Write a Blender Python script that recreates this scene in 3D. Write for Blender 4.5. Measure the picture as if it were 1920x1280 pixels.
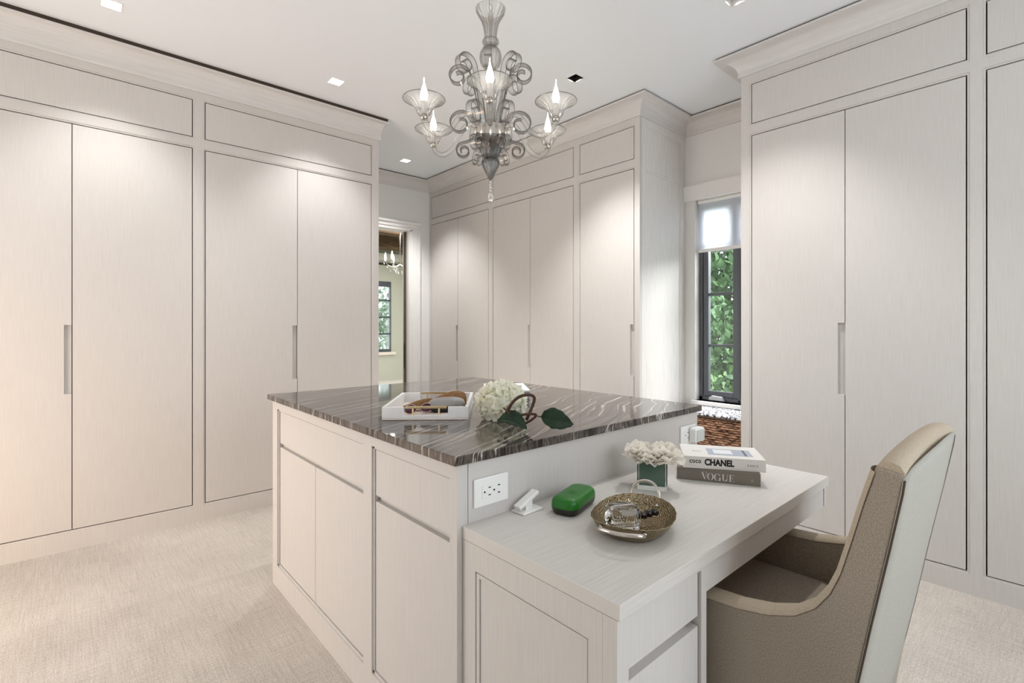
import bpy, bmesh, math, random
from mathutils import Vector, Matrix, Euler, noise
random.seed(7)
PI = math.pi
for o in list(bpy.data.objects): bpy.data.objects.remove(o)
SC = bpy.context.scene
COL = SC.collection

# ------------------------------------------------------------------ camera
YAW = math.radians(48.2678); CAMZ = 1.245
cam_d = bpy.data.cameras.new('camera'); cam = bpy.data.objects.new('camera', cam_d); COL.objects.link(cam)
cam.location = (0, 0, CAMZ); cam.rotation_euler = (PI/2, 0, YAW - PI/2)
cam_d.sensor_width = 36; cam_d.lens = 36*934.385/1920; cam_d.shift_y = -27.17/1920; cam_d.clip_start = 0.02
SC.camera = cam
# ------------------------------------------------------------------ world, exposure
SC.view_settings.view_transform = 'Standard'; SC.view_settings.look = 'None'
SC.view_settings.gamma = 1.0; SC.view_settings.use_curve_mapping = False
SC.view_settings.exposure = 0.40
SC.cycles.use_denoising = True
SC.cycles.max_bounces = 14; SC.cycles.diffuse_bounces = 6; SC.cycles.transmission_bounces = 14; SC.cycles.glossy_bounces = 5
SC.cycles.transparent_max_bounces = 16
SC.cycles.sample_clamp_indirect = 6.0
W = bpy.data.worlds.new('sky'); SC.world = W; W.use_nodes = True
bg = W.node_tree.nodes['Background']; bg.inputs[0].default_value = (0.86, 0.93, 1.0, 1); bg.inputs[1].default_value = 2.5

def light(name, kind, loc, rot, energy, color, **kw):
    d = bpy.data.lights.new(name, kind); d.energy = energy; d.color = color
    for k, v in kw.items(): setattr(d, k, v)
    o = bpy.data.objects.new(name, d); COL.objects.link(o); o.location = loc; o.rotation_euler = rot
    return o
def portal(name, loc, rot, sx, sy):
    o = light(name, 'AREA', loc, rot, 1, (1, 1, 1), shape='RECTANGLE', size=sx, size_y=sy)
    o.data.cycles.is_portal = True
    return o
# daylight comes in by the rear window (behind the camera), the niche window and the far room window
portal('rear_window_daylight', (1.35, -1.36, 1.5), (PI/2, 0, 0), 2.1, 2.3)
portal('niche_window_daylight', (3.97, 1.71, 1.25), (0, PI/2, 0), 1.25, 0.66)
portal('far_window_daylight', (4.6, 10.62, 1.48), (-PI/2, 0, 0), 2.1, 1.7)
SUN = light('sun', 'SUN', (8, 0, 6), Vector((.84, -.34, .42)).to_track_quat('Z', 'Y').to_euler(), 3.0, (1.0, 0.98, 0.94), angle=math.radians(25))
light('niche_fill_light', 'AREA', (5.1, 1.15, 3.1), Vector((1.5, -.75, 1.75)).to_track_quat('Z', 'Y').to_euler(), 340, (.92, .96, 1.0), shape='RECTANGLE', size=3.2, size_y=2.4)  # added fill lamp above the view outside the window, brightens the niche
# added warm fill for the left wardrobes, beyond the unseen rear doorway, and lamps of the far bedroom
light('warm_fill_light', 'AREA', (-1.6, 2.55, .60), Vector((-.80, -.60, 0)).to_track_quat('Z', 'Y').to_euler(), 17, (1.0, 0.55, 0.20), shape='RECTANGLE', size=1.0, size_y=1.0)
light('bedroom_light', 'AREA', (4.6, 8.2, 3.05), (0, 0, 0), 80, (1.0, 0.97, 0.92), shape='RECTANGLE', size=2.5, size_y=2.5)

# ------------------------------------------------------------------ mesh helpers
class MB:
    def __init__(s): s.v = []; s.f = []; s.m = []
    def add(s, vs, fs, mi=0):
        n = len(s.v); s.v += [tuple(p) for p in vs]; s.f += [tuple(i+n for i in f) for f in fs]; s.m += [mi]*len(fs); return s
    def box(s, x0, x1, y0, y1, z0, z1, mi=0):
        v = [(x, y, z) for z in (z0, z1) for y in (y0, y1) for x in (x0, x1)]
        return s.add(v, [(0,2,3,1),(4,5,7,6),(0,1,5,4),(2,6,7,3),(0,4,6,2),(1,3,7,5)], mi)
    def prism(s, poly, a, b, axis='y', mi=0):
        n = len(poly)
        def P(u, w, t): return {'y': (u, t, w), 'x': (t, u, w), 'z': (u, w, t)}[axis]
        v = [P(u, w, a) for u, w in poly] + [P(u, w, b) for u, w in poly]
        f = [tuple(range(n)), tuple(range(2*n-1, n-1, -1))] + [(i, (i+1) % n, n+(i+1) % n, n+i) for i in range(n)]
        return s.add(v, f, mi)
    def lathe(s, prof, n=32, c=(0, 0, 0), flute=0.0, k=0, mi=0, cap=True, fade=None):
        v = []
        for r, z in prof:
            for i in range(n):
                t = 2*PI*i/n; fl = flute*fade(z) if fade else flute; rr = r*(1+fl*math.cos(k*t)) if k else r
                v.append((c[0]+rr*math.cos(t), c[1]+rr*math.sin(t), c[2]+z))
        f = [(j*n+i, j*n+(i+1) % n, (j+1)*n+(i+1) % n, (j+1)*n+i) for j in range(len(prof)-1) for i in range(n)]
        if cap: f += [tuple(range(n-1, -1, -1)), tuple(range((len(prof)-1)*n, len(prof)*n))]
        return s.add(v, f, mi)
    def tube(s, path, rad, n=8, closed=False, mi=0, cap=True, flat=1.0):
        path = [Vector(p) for p in path]; m = len(path); v = []
        up = None
        for i, p in enumerate(path):
            a = path[(i-1) % m] if (closed or i > 0) else p; b = path[(i+1) % m] if (closed or i < m-1) else p
            t = (b-a).normalized()
            if up is None:
                up = Vector((0, 0, 1)) if abs(t.z) < .9 else Vector((1, 0, 0))
            side = t.cross(up).normalized(); up = side.cross(t).normalized()
            r = rad[i] if isinstance(rad, (list, tuple)) else rad
            for k in range(n):
                q = 2*PI*k/n; v.append(p + side*(r*math.cos(q)) + up*(r*flat*math.sin(q)))
        R = m if closed else m-1
        f = [((j % m)*n+i, (j % m)*n+(i+1) % n, ((j+1) % m)*n+(i+1) % n, ((j+1) % m)*n+i) for j in range(R) for i in range(n)]
        if cap and not closed: f += [tuple(range(n-1, -1, -1)), tuple(range((m-1)*n, m*n))]
        return s.add(v, f, mi)
    def ribbon(s, path, w, t, ang, c):
        """flat band swept along a curve (r, z) in the vertical plane of angle ang through c"""
        m = len(path); v = []; er = Vector((math.cos(ang), math.sin(ang), 0)); et = Vector((-math.sin(ang), math.cos(ang), 0)); ez = Vector((0, 0, 1))
        for i, (r, z) in enumerate(path):
            a = path[max(i-1, 0)]; b = path[min(i+1, m-1)]
            d = Vector((b[0]-a[0], b[1]-a[1])).normalized(); nr = (-d.y, d.x)
            p = Vector(c) + er*r + ez*z; nv = er*nr[0] + ez*nr[1]
            for sw, st in ((-1,-1),(1,-1),(1,1),(-1,1)):
                v.append(p + et*(sw*w/2) + nv*(st*t/2))
        f = [(j*4+i, j*4+(i+1) % 4, (j+1)*4+(i+1) % 4, (j+1)*4+i) for j in range(m-1) for i in range(4)]
        n0 = len(s.m); f += [(3,2,1,0), ((m-1)*4, (m-1)*4+1, (m-1)*4+2, (m-1)*4+3)]
        s.add(v, f); s.m[n0:] = [(i % 2) for j in range(m-1) for i in range(4)]+[1, 1]
        return s
    def xform(s, M):
        s.v = [tuple(M @ Vector(p)) for p in s.v]; return s

def mat_of(o): return Matrix.Translation(Vector(o['_l'])) @ Matrix.Rotation(o['_r'], 4, 'Z')
def obj(name, mb, mats, parent=None, world=False, smooth=None, bevel=0, seg=2, sub=0):
    """link the collected shapes as ONE mesh object; world=True: coordinates are world ones, re-based on the parent"""
    me = bpy.data.meshes.new(name)
    vs = mb.v
    if parent is not None and world:
        root = parent
        while root.parent is not None: root = root.parent
        inv = TF[root.name].inverted(); vs = [tuple(inv @ Vector(p)) for p in vs]
    me.from_pydata(vs, [], mb.f)
    b = bmesh.new(); b.from_mesh(me); bmesh.ops.recalc_face_normals(b, faces=b.faces); b.to_mesh(me); b.free()
    mats = mats if isinstance(mats, (list, tuple)) else [mats]
    for m in mats: me.materials.append(m)
    if len(mats) > 1: me.polygons.foreach_set('material_index', mb.m)
    if smooth is not None:
        me.polygons.foreach_set('use_smooth', [True]*len(me.polygons)); me.set_sharp_from_angle(angle=math.radians(smooth))
    o = bpy.data.objects.new(name, me); COL.objects.link(o)
    if parent is not None: o.parent = parent
    if bevel:
        md = o.modifiers.new('bevel', 'BEVEL'); md.width = bevel; md.segments = seg; md.limit_method = 'ANGLE'; md.angle_limit = math.radians(35)
    if sub:
        md = o.modifiers.new('subdivision', 'SUBSURF'); md.levels = sub; md.render_levels = sub
    return o
TF = {}
def thing(name, label, cat, loc=(0, 0, 0), rz=0, group=None):
    o = bpy.data.objects.new(name, None); COL.objects.link(o); o.location = loc; o.rotation_euler = (0, 0, rz)
    TF[o.name] = Matrix.Translation(Vector(loc)) @ Matrix.Rotation(rz, 4, 'Z')
    return tag(o, label, cat, group)
def tag(o, label, cat, group=None):
    o['label'] = label; o['category'] = cat
    if group: o['group'] = group
    return o
def struct(o, label=None):
    o['kind'] = 'structure'
    if label: o['label'] = label
    return o
def bez(p0, p1, p2, p3, n=12):
    out = []
    for i in range(n+1):
        t = i/n; out.append(tuple((1-t)**3*a+3*(1-t)**2*t*b+3*(1-t)*t*t*c+t**3*d for a, b, c, d in zip(p0, p1, p2, p3)))
    return out
def smoothpath(pts, k=6):
    P = [Vector(p) for p in pts]; out = []
    for i in range(len(P)-1):
        p0, p1, p2, p3 = P[max(i-1, 0)], P[i], P[i+1], P[min(i+2, len(P)-1)]
        for j in range(k):
            t = j/k
            out.append(0.5*((2*p1)+(p2-p0)*t+(2*p0-5*p1+4*p2-p3)*t*t+(3*p1-p0-3*p2+p3)*t**3))
    out.append(P[-1]); return out

# ------------------------------------------------------------------ materials
def lin(r, g, b):
    f = lambda c: (c/12.92 if c <= .04045 else ((c+.055)/1.055)**2.4)
    return tuple(f(c/255) for c in (r, g, b)) + (1,)
def M(name, col, rough=.5, metal=0, spec=.5, **kw):
    m = bpy.data.materials.new(name); m.use_nodes = True; p = m.node_tree.nodes['Principled BSDF']
    p.inputs['Base Color'].default_value = col; p.inputs['Roughness'].default_value = rough; p.inputs['Metallic'].default_value = metal
    p.inputs['Specular IOR Level'].default_value = spec
    for k, v in kw.items(): p.inputs[k].default_value = v
    return m
def nodes(m): return m.node_tree.nodes, m.node_tree.links, m.node_tree.nodes['Principled BSDF']
def grain(name, c1, c2, scale, rough=.5, bump=.15, detail=4, spec=.4, dist=.002, lo=.3, hi=.7, nscale=1.0):
    """two-tone streaks: noise on object coordinates stretched by scale"""
    m = M(name, c1, rough, spec=spec); N, L, p = nodes(m)
    tc = N.new('ShaderNodeTexCoord'); mp = N.new('ShaderNodeMapping'); mp.inputs['Scale'].default_value = scale
    nz = N.new('ShaderNodeTexNoise'); nz.inputs['Scale'].default_value = nscale; nz.inputs['Detail'].default_value = detail; nz.inputs['Roughness'].default_value = .62
    cr = N.new('ShaderNodeValToRGB'); cr.color_ramp.elements[0].position = lo; cr.color_ramp.elements[1].position = hi
    cr.color_ramp.elements[0].color = c1; cr.color_ramp.elements[1].color = c2
    L.new(tc.outputs['Object'], mp.inputs[0]); L.new(mp.outputs[0], nz.inputs[0]); L.new(nz.outputs[0], cr.inputs[0]); L.new(cr.outputs[0], p.inputs['Base Color'])
    if bump:
        b = N.new('ShaderNodeBump'); b.inputs['Strength'].default_value = bump; b.inputs['Distance'].default_value = dist
        L.new(nz.outputs[0], b.inputs['Height']); L.new(b.outputs[0], p.inputs['Normal'])
    return m
OA, OB = lin(197, 192, 187), lin(208, 204, 200)
oak = grain('cerused_oak', OA, OB, (520, 520, 7), .5, .04)
oak_x = grain('cerused_oak_desktop', OA, lin(215, 211, 205), (7, 520, 520), .42, .04)
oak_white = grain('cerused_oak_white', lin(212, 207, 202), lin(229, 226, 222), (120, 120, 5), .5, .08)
crown_m = grain('crown_oak', lin(208, 204, 200), lin(217, 214, 211), (4, 4, 60), .5, .05)
gap_shade_m = M('gap_shade', lin(34, 26, 21), .9, spec=.1)  # shade of the door and drawer gaps put into a dark colour
reveal_shade_m = M('reveal_shade', lin(78, 68, 60), .9, spec=.1)
wall_m = M('wall_paint', lin(226, 225, 222), .6, spec=.3)
ceil_m = M('ceiling_paint', lin(236, 239, 242), .75, spec=.2)
trim_m = M('trim_paint', lin(232, 230, 227), .4)
sage_m = M('sage_plaster', lin(188, 187, 170), .8)
white_m = M('white_plastic', lin(238, 237, 234), .35)
black_m = M('black_plastic', lin(22, 21, 20), .4)
paper_m = M('paper', lin(232, 228, 220), .8)
brass_m = M('brushed_brass', lin(218, 196, 156), .28, 1)
chrome_m = M('nickel', lin(205, 198, 190), .18, 1)
alu_m = M('anodised_frame', lin(92, 95, 99), .38, .5)
dark_m = M('dark_wood', lin(48, 36, 28), .5)
tray_m = grain('tray_lacquer', lin(226, 224, 221), lin(234, 232, 229), (40, 40, 40), .35, 0)
green_m = M('green_case', lin(18, 104, 10), .36, spec=.5)
greend_m = M('dark_case', lin(34, 30, 18), .4)
def glass(name, col=(1, 1, 1, 1), rough=0.0, ior=1.45):
    return M(name, col, rough, 0, .5, **{'Transmission Weight': 1.0, 'IOR': ior})
def refl(N, L):
    """Schlick reflectance of a thin sheet, the same from both sides"""
    w = N.new('ShaderNodeLayerWeight'); w.inputs[0].default_value = .5
    p5 = N.new('ShaderNodeMath'); p5.operation = 'POWER'; p5.inputs[1].default_value = 4.0
    sc = N.new('ShaderNodeMath'); sc.operation = 'MULTIPLY_ADD'; sc.inputs[1].default_value = .80; sc.inputs[2].default_value = .05
    L.new(w.outputs['Facing'], p5.inputs[0]); L.new(p5.outputs[0], sc.inputs[0]); return sc.outputs[0]
def thin_glass(name, col=(1, 1, 1, 1)):
    m = bpy.data.materials.new(name); m.use_nodes = True; N, L = m.node_tree.nodes, m.node_tree.links
    N.remove(N['Principled BSDF']); out = N['Material Output']
    t = N.new('ShaderNodeBsdfTransparent'); t.inputs[0].default_value = col
    g = N.new('ShaderNodeBsdfGlossy'); g.inputs['Roughness'].default_value = .02
    fr = refl(N, L); mx = N.new('ShaderNodeMixShader')
    L.new(fr, mx.inputs[0]); L.new(t.outputs[0], mx.inputs[1]); L.new(g.outputs[0], mx.inputs[2]); L.new(mx.outputs[0], out.inputs[0])
    return m
def blown(name, c0, c1, milk=.06):
    """thin blown glass: clear face-on, absorbing along the longer path near the edges, mirror-like by Fresnel"""
    m = bpy.data.materials.new(name); m.use_nodes = True; N, L = m.node_tree.nodes, m.node_tree.links
    N.remove(N['Principled BSDF']); out = N['Material Output']
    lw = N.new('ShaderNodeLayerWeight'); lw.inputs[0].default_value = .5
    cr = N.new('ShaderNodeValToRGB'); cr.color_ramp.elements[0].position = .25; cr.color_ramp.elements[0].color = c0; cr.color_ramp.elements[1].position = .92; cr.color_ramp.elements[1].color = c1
    t = N.new('ShaderNodeBsdfTransparent'); g = N.new('ShaderNodeBsdfGlossy'); g.inputs['Roughness'].default_value = .04
    d = N.new('ShaderNodeBsdfTranslucent'); d.inputs[0].default_value = (.95, .94, .92, 1); a = N.new('ShaderNodeMixShader'); a.inputs[0].default_value = milk
    fr = refl(N, L); mx = N.new('ShaderNodeMixShader')
    L.new(lw.outputs['Facing'], cr.inputs[0]); L.new(cr.outputs[0], t.inputs[0]); L.new(t.outputs[0], a.inputs[1]); L.new(d.outputs[0], a.inputs[2])
    L.new(fr, mx.inputs[0]); L.new(a.outputs[0], mx.inputs[1]); L.new(g.outputs[0], mx.inputs[2]); L.new(mx.outputs[0], out.inputs[0])
    return m
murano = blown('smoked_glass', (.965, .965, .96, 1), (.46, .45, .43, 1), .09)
edge_glass = blown('glass_edge', (.42, .41, .39, 1), (.16, .15, .14, 1), .03)  # darker tint stands in for refraction at band edges and rims
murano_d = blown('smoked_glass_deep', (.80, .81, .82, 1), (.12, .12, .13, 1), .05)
crystal = glass('crystal', (1, 1, 1, 1), 0, 1.5)
pane_m = thin_glass('window_glass')
def emis(name, col, st):
    m = M(name, (0, 0, 0, 1)); p = m.node_tree.nodes['Principled BSDF']
    p.inputs['Emission Color'].default_value = col; p.inputs['Emission Strength'].default_value = st; return m
bulb_m = emis('bulb_glow', (1, .94, .86, 1), 18)
led_m = emis('led_glow', (1, .97, .92, 1), 30)

# polished striped stone
stone = M('striped_stone', (.1, .1, .1, 1), .07, spec=.45); N, L, p = nodes(stone)
tc = N.new('ShaderNodeTexCoord')
wn = N.new('ShaderNodeTexNoise'); wn.inputs['Scale'].default_value = 3.2; wn.inputs['Detail'].default_value = 1.5
sub_ = N.new('ShaderNodeVectorMath'); sub_.operation = 'SUBTRACT'; sub_.inputs[1].default_value = (.5, .5, .5)
mul = N.new('ShaderNodeVectorMath'); mul.operation = 'SCALE'
sx = N.new('ShaderNodeSeparateXYZ'); mr = N.new('ShaderNodeMapRange'); mr.inputs[1].default_value = .2; mr.inputs[2].default_value = 1.2; mr.inputs[3].default_value = .05; mr.inputs[4].default_value = .16
L.new(tc.outputs['Object'], sx.inputs[0]); L.new(sx.outputs[0], mr.inputs[0]); L.new(mr.outputs[0], mul.inputs['Scale'])
ad = N.new('ShaderNodeVectorMath'); ad.operation = 'ADD'
L.new(tc.outputs['Object'], wn.inputs[0]); L.new(wn.outputs['Color'], sub_.inputs[0]); L.new(sub_.outputs[0], mul.inputs[0])
L.new(tc.outputs['Object'], ad.inputs[0]); L.new(mul.outputs[0], ad.inputs[1])
mp = N.new('ShaderNodeMapping'); mp.vector_type = 'TEXTURE'; mp.inputs['Rotation'].default_value = (0, 0, math.radians(24)); mp.inputs['Scale'].default_value = (1/.8, 1/58, 1/2.5)
L.new(ad.outputs[0], mp.inputs[0])
n1 = N.new('ShaderNodeTexNoise'); n1.inputs['Scale'].default_value = 1; n1.inputs['Detail'].default_value = 6; n1.inputs['Roughness'].default_value = .6
L.new(mp.outputs[0], n1.inputs[0])
cr = N.new('ShaderNodeValToRGB'); E_ = cr.color_ramp.elements
E_[0].position = .36; E_[0].color = lin(14, 13, 12); E_[1].position = .425; E_[1].color = lin(58, 52, 48)
for ps, c in ((.465, lin(104, 95, 88)), (.49, lin(30, 27, 25)), (.52, lin(114, 104, 97)), (.55, lin(40, 36, 33)), (.585, lin(110, 101, 94)), (.61, lin(222, 214, 206)), (.625, lin(76, 69, 64))):
    e = E_.new(ps); e.color = c
L.new(n1.outputs[0], cr.inputs[0]); L.new(cr.outputs[0], p.inputs['Base Color'])

# carpet
carpet = M('carpet', lin(205, 195, 185), .95, spec=.1); N, L, p = nodes(carpet)
tc = N.new('ShaderNodeTexCoord'); mp = N.new('ShaderNodeMapping'); mp.inputs['Scale'].default_value = (140, 5, 1)
na = N.new('ShaderNodeTexNoise'); na.inputs['Scale'].default_value = 1; na.inputs['Detail'].default_value = 5; na.inputs['Roughness'].default_value = .65
nb = N.new('ShaderNodeTexNoise'); nb.inputs['Scale'].default_value = 170; nb.inputs['Detail'].default_value = 3
nc = N.new('ShaderNodeTexNoise'); nc.inputs['Scale'].default_value = 1.6; nc.inputs['Detail'].default_value = 2
mp2 = N.new('ShaderNodeMapping'); mp2.inputs['Scale'].default_value = (7, 150, 1); nd = N.new('ShaderNodeTexNoise'); nd.inputs['Scale'].default_value = 1; nd.inputs['Detail'].default_value = 4
L.new(tc.outputs['Object'], mp2.inputs[0]); L.new(mp2.outputs[0], nd.inputs[0])
L.new(tc.outputs['Object'], mp.inputs[0]); L.new(mp.outputs[0], na.inputs[0]); L.new(tc.outputs['Object'], nb.inputs[0]); L.new(tc.outputs['Object'], nc.inputs[0])
def math_(op, a, b):
    n = N.new('ShaderNodeMath'); n.operation = op
    for i, x in enumerate((a, b)):
        if hasattr(x, 'links'): L.new(x, n.inputs[i])
        else: n.inputs[i].default_value = x
    return n.outputs[0]
s1 = math_('ADD', math_('ADD', math_('MULTIPLY', na.outputs[0], .24), math_('MULTIPLY', nd.outputs[0], .16)), math_('MULTIPLY', nb.outputs[0], .38)); s2 = math_('ADD', s1, math_('MULTIPLY', nc.outputs[0], .22))
cr = N.new('ShaderNodeValToRGB'); cr.color_ramp.elements[0].position = .36; cr.color_ramp.elements[1].position = .62
cr.color_ramp.elements[0].color = lin(158, 149, 140); cr.color_ramp.elements[1].color = lin(214, 206, 197)
L.new(s2, cr.inputs[0]); L.new(cr.outputs[0], p.inputs['Base Color'])
bp = N.new('ShaderNodeBump'); bp.inputs['Strength'].default_value = .5; bp.inputs['Distance'].default_value = .006; L.new(s1, bp.inputs['Height']); L.new(bp.outputs[0], p.inputs['Normal'])

def weave(name, c1, c2, sc=420):
    m = M(name, c1, .9, spec=.15); N, L, p = nodes(m)
    tc = N.new('ShaderNodeTexCoord'); nz = N.new('ShaderNodeTexNoise'); nz.inputs['Scale'].default_value = sc; nz.inputs['Detail'].default_value = 3
    n2 = N.new('ShaderNodeTexNoise'); n2.inputs['Scale'].default_value = 1; n2.inputs['Detail'].default_value = 3
    mp = N.new('ShaderNodeMapping'); mp.inputs['Scale'].default_value = (460, 460, 300); L.new(tc.outputs['Object'], mp.inputs[0]); L.new(mp.outputs[0], n2.inputs[0])
    mx = N.new('ShaderNodeMath'); mx.operation = 'ADD'; mu = N.new('ShaderNodeMath'); mu.operation = 'MULTIPLY'; mu.inputs[1].default_value = .5
    L.new(tc.outputs['Object'], nz.inputs[0]); L.new(nz.outputs[0], mx.inputs[0]); L.new(n2.outputs[0], mx.inputs[1]); L.new(mx.outputs[0], mu.inputs[0])
    cr = N.new('ShaderNodeValToRGB'); cr.color_ramp.elements[0].position = .38; cr.color_ramp.elements[1].position = .62; cr.color_ramp.elements[0].color = c1; cr.color_ramp.elements[1].color = c2
    L.new(mu.outputs[0], cr.inputs[0]); L.new(cr.outputs[0], p.inputs['Base Color'])
    b = N.new('ShaderNodeBump'); b.inputs['Strength'].default_value = .5; b.inputs['Distance'].default_value = .002; L.new(nz.outputs[0], b.inputs['Height']); L.new(b.outputs[0], p.inputs['Normal'])
    return m
linen = weave('tan_linen', lin(132, 121, 108), lin(176, 164, 149), 900)
linen_band = weave('tan_linen_welt', lin(170, 155, 136), lin(192, 178, 158))
linen_lit = weave('window_lit_linen', lin(164, 161, 152), lin(182, 179, 170), 500)  # lighter copy of the tan linen, window light put into its colour

# ================================================================== THE SETTING
YL, XR, YD, XW, ZC = 3.715, 3.135, 4.956, 3.785, 2.917
YS, YN = 2.106, 1.369          # niche between the back run and the right run
XE = 1.873                     # end of the left run
RB = -1.4                      # rear walls
DL = [(0.17, 3.31), (1.365, 3.333), (2.535, 4.45), (2.545, 2.215), (2.545, 1.14)]

def sheet(xs, ys, z, skip):
    mb = MB()
    for i in range(len(xs)-1):
        for j in range(len(ys)-1):
            cx, cy = (xs[i]+xs[i+1])/2, (ys[j]+ys[j+1])/2
            if skip(cx, cy): continue
            mb.add([(xs[i], ys[j], z), (xs[i+1], ys[j], z), (xs[i+1], ys[j+1], z), (xs[i], ys[j+1], z)], [(0, 1, 2, 3)])
    return mb
mb = MB(); mb.box(RB-.1, XW+.3, RB-.1, YD+.15, -.05, 0)
struct(obj('floor', mb, carpet), 'beige loop carpet with soft woven streaks')
hs = .041
xs = sorted({RB-.1, XW+.3, *[x+s*hs for x, y in DL for s in (-1, 1)]}); ys = sorted({RB-.1, YD+.15, *[y+s*hs for x, y in DL for s in (-1, 1)]})
def inhole(x, y): return any(abs(x-a) < hs and abs(y-b) < hs for a, b in DL)
ce = sheet(xs, ys, ZC, inhole)
ce.add([(RB-.1, RB-.1, ZC+.12), (XW+.3, RB-.1, ZC+.12), (XW+.3, YD+.15, ZC+.12), (RB-.1, YD+.15, ZC+.12)], [(0, 1, 2, 3)])
struct(obj('ceiling', ce, ceil_m), 'plain white ceiling')
# left: wall behind the wardrobes plus a plain stretch beyond them
mb = MB(); mb.box(RB, XE, YL+.61, YL+.75, 0, ZC); mb.box(RB, -.6, YL, YL+.61, 0, ZC)
struct(obj('wall_left', mb, wall_m))
# door wall with opening
OX0, OX1, OZ = 1.96, 2.882, 2.335
mb = MB(); mb.box(XE-.02, OX0, YD, YD+.13, 0, ZC); mb.box(OX1, XW+.3, YD, YD+.13, 0, ZC); mb.box(OX0, OX1, YD, YD+.13, OZ, ZC)
struct(obj('wall_back', mb, wall_m), 'white wall with the doorway')
mb = MB(); mb.box(XR+.6, XW, YS+.03, YD, 0, ZC)
struct(obj('wall_behind_wardrobes', mb, wall_m))
# niche wall with window opening
WY0, WY1, WZ0, WZ1 = 1.40, 2.022, .655, 2.27
mb = MB(); mb.box(XW, XW+.16, YN-.1, WY0, 0, ZC); mb.box(XW, XW+.16, WY1, YS+.1, 0, ZC); mb.box(XW, XW+.16, WY0, WY1, 0, WZ0); mb.box(XW, XW+.16, WY0, WY1, WZ1, ZC)
struct(obj('wall_window', mb, wall_m), 'white niche wall around the window')
mb = MB(); mb.box(XR+.6, XW, RB, YN-.03, 0, ZC)
struct(obj('wall_right', mb, wall_m))
# rear walls (behind the camera): a wide window and a doorway
mb = MB(); mb.box(RB, .3, RB-.1, RB, 0, ZC); mb.box(2.4, XW, RB-.1, RB, 0, ZC); mb.box(.3, 2.4, RB-.1, RB, 0, .35); mb.box(.3, 2.4, RB-.1, RB, 2.65, ZC)
struct(obj('wall_rear', mb, wall_m))
mb = MB(); mb.box(RB-.1, RB, RB, 1.7, 0, ZC); mb.box(RB-.1, RB, 3.4, YL+.7, 0, ZC); mb.box(RB-.1, RB, 1.7, 3.4, 2.2, ZC)
struct(obj('wall_side', mb, wall_m))

# crown moulding: cove profile swept along the room edge, mitred
def offset_path(pts, d):
    out = []
    for i, p in enumerate(pts):
        p = Vector(p)
        def nrm(a, b):
            t = (Vector(b)-Vector(a)).normalized(); return Vector((t.y, -t.x))
        ns = []
        if i > 0: ns.append(nrm(pts[i-1], pts[i]))
        if i < len(pts)-1: ns.append(nrm(pts[i], pts[i+1]))
        n = ns[0] if len(ns) == 1 else (ns[0]+ns[1])/(1+ns[0].dot(ns[1]))
        out.append(p+n*d)
    return out
def sweep(pts, prof):
    mb = MB(); rows = [[(q.x, q.y, z) for q in offset_path(pts, d)] for d, z in prof]
    n = len(pts); v = [p for r in rows for p in r]; k = len(prof)
    f = [(j*n+i, j*n+i+1, ((j+1) % k)*n+i+1, ((j+1) % k)*n+i) for j in range(k) for i in range(n-1)]
    f += [tuple(j*n for j in range(k)), tuple(j*n+n-1 for j in range(k-1, -1, -1))]
    return mb.add(v, f)
def crown(name, pts, zb, zl, e, label):
    prof = [(0, zb), (.012, zb), (.014, zb+.008), (.012, zb+.016)]
    for i in range(1, 9):
        t = i/8*PI/2; prof.append((.012+(e-.024)*(1-math.cos(t)), zb+.016+(zl-.014-zb-.016)*math.sin(t)))
    prof += [(e, zl-.012), (e, zl), (0, zl)]
    o = struct(obj(name, sweep(pts, prof), crown_m, smooth=30), label)
    g = obj('reveal_shade_strip', sweep(pts, [(0, zl), (e-.012, zl), (e-.012, ZC), (0, ZC)]), reveal_shade_m, o)  # dark strip painted in for the shade of the slot above the crown
    return o
crown('trim_1', [(RB, YL), (XE, YL), (XE, YD)], 2.7465, 2.890, .065, 'white crown moulding over the left wardrobes')
crown('trim_2', [(XE, YD), (XR, YD), (XR, YS), (XW, YS), (XW, YN), (XR, YN), (XR, RB)], 2.795, 2.906, .12, 'white crown moulding around back, niche and right wardrobes')

# doorway casing and pocket door
mb = MB()
for x0, x1, d in ((OX1-.012, OX1+.02, .012), (OX1+.02, OX1+.085, .02), (OX1+.085, OX1+.115, .034)): mb.box(x0, x1, YD-d, YD, 0, OZ+.0)
for z0, z1, d in ((OZ-.012, OZ+.02, .012), (OZ+.02, OZ+.06, .02), (OZ+.06, OZ+.085, .034)): mb.box(OX0, OX1+.115, YD-d, YD, z0, z1)
mb.box(OX1-.02, OX1, YD, YD+.05, 0, OZ); mb.box(OX1-.02, OX1, YD+.085, YD+.13, 0, OZ); mb.box(OX0, OX1, YD, YD+.13, OZ-.015, OZ)
struct(obj('trim_3', mb, trim_m, bevel=.002), 'white door casing at the back doorway')
dr = obj('door_1', MB().box(OX1-.035, OX1-.002, YD+.052, YD+.083, 0, OZ-.015), M('door_edge', lin(96, 82, 70), .5)); struct(dr, 'edge of the sliding pocket door')
obj('edge_pull', MB().box(OX1-.038, OX1-.0345, YD+.056, YD+.079, .78, 1.06), black_m, dr)

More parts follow.
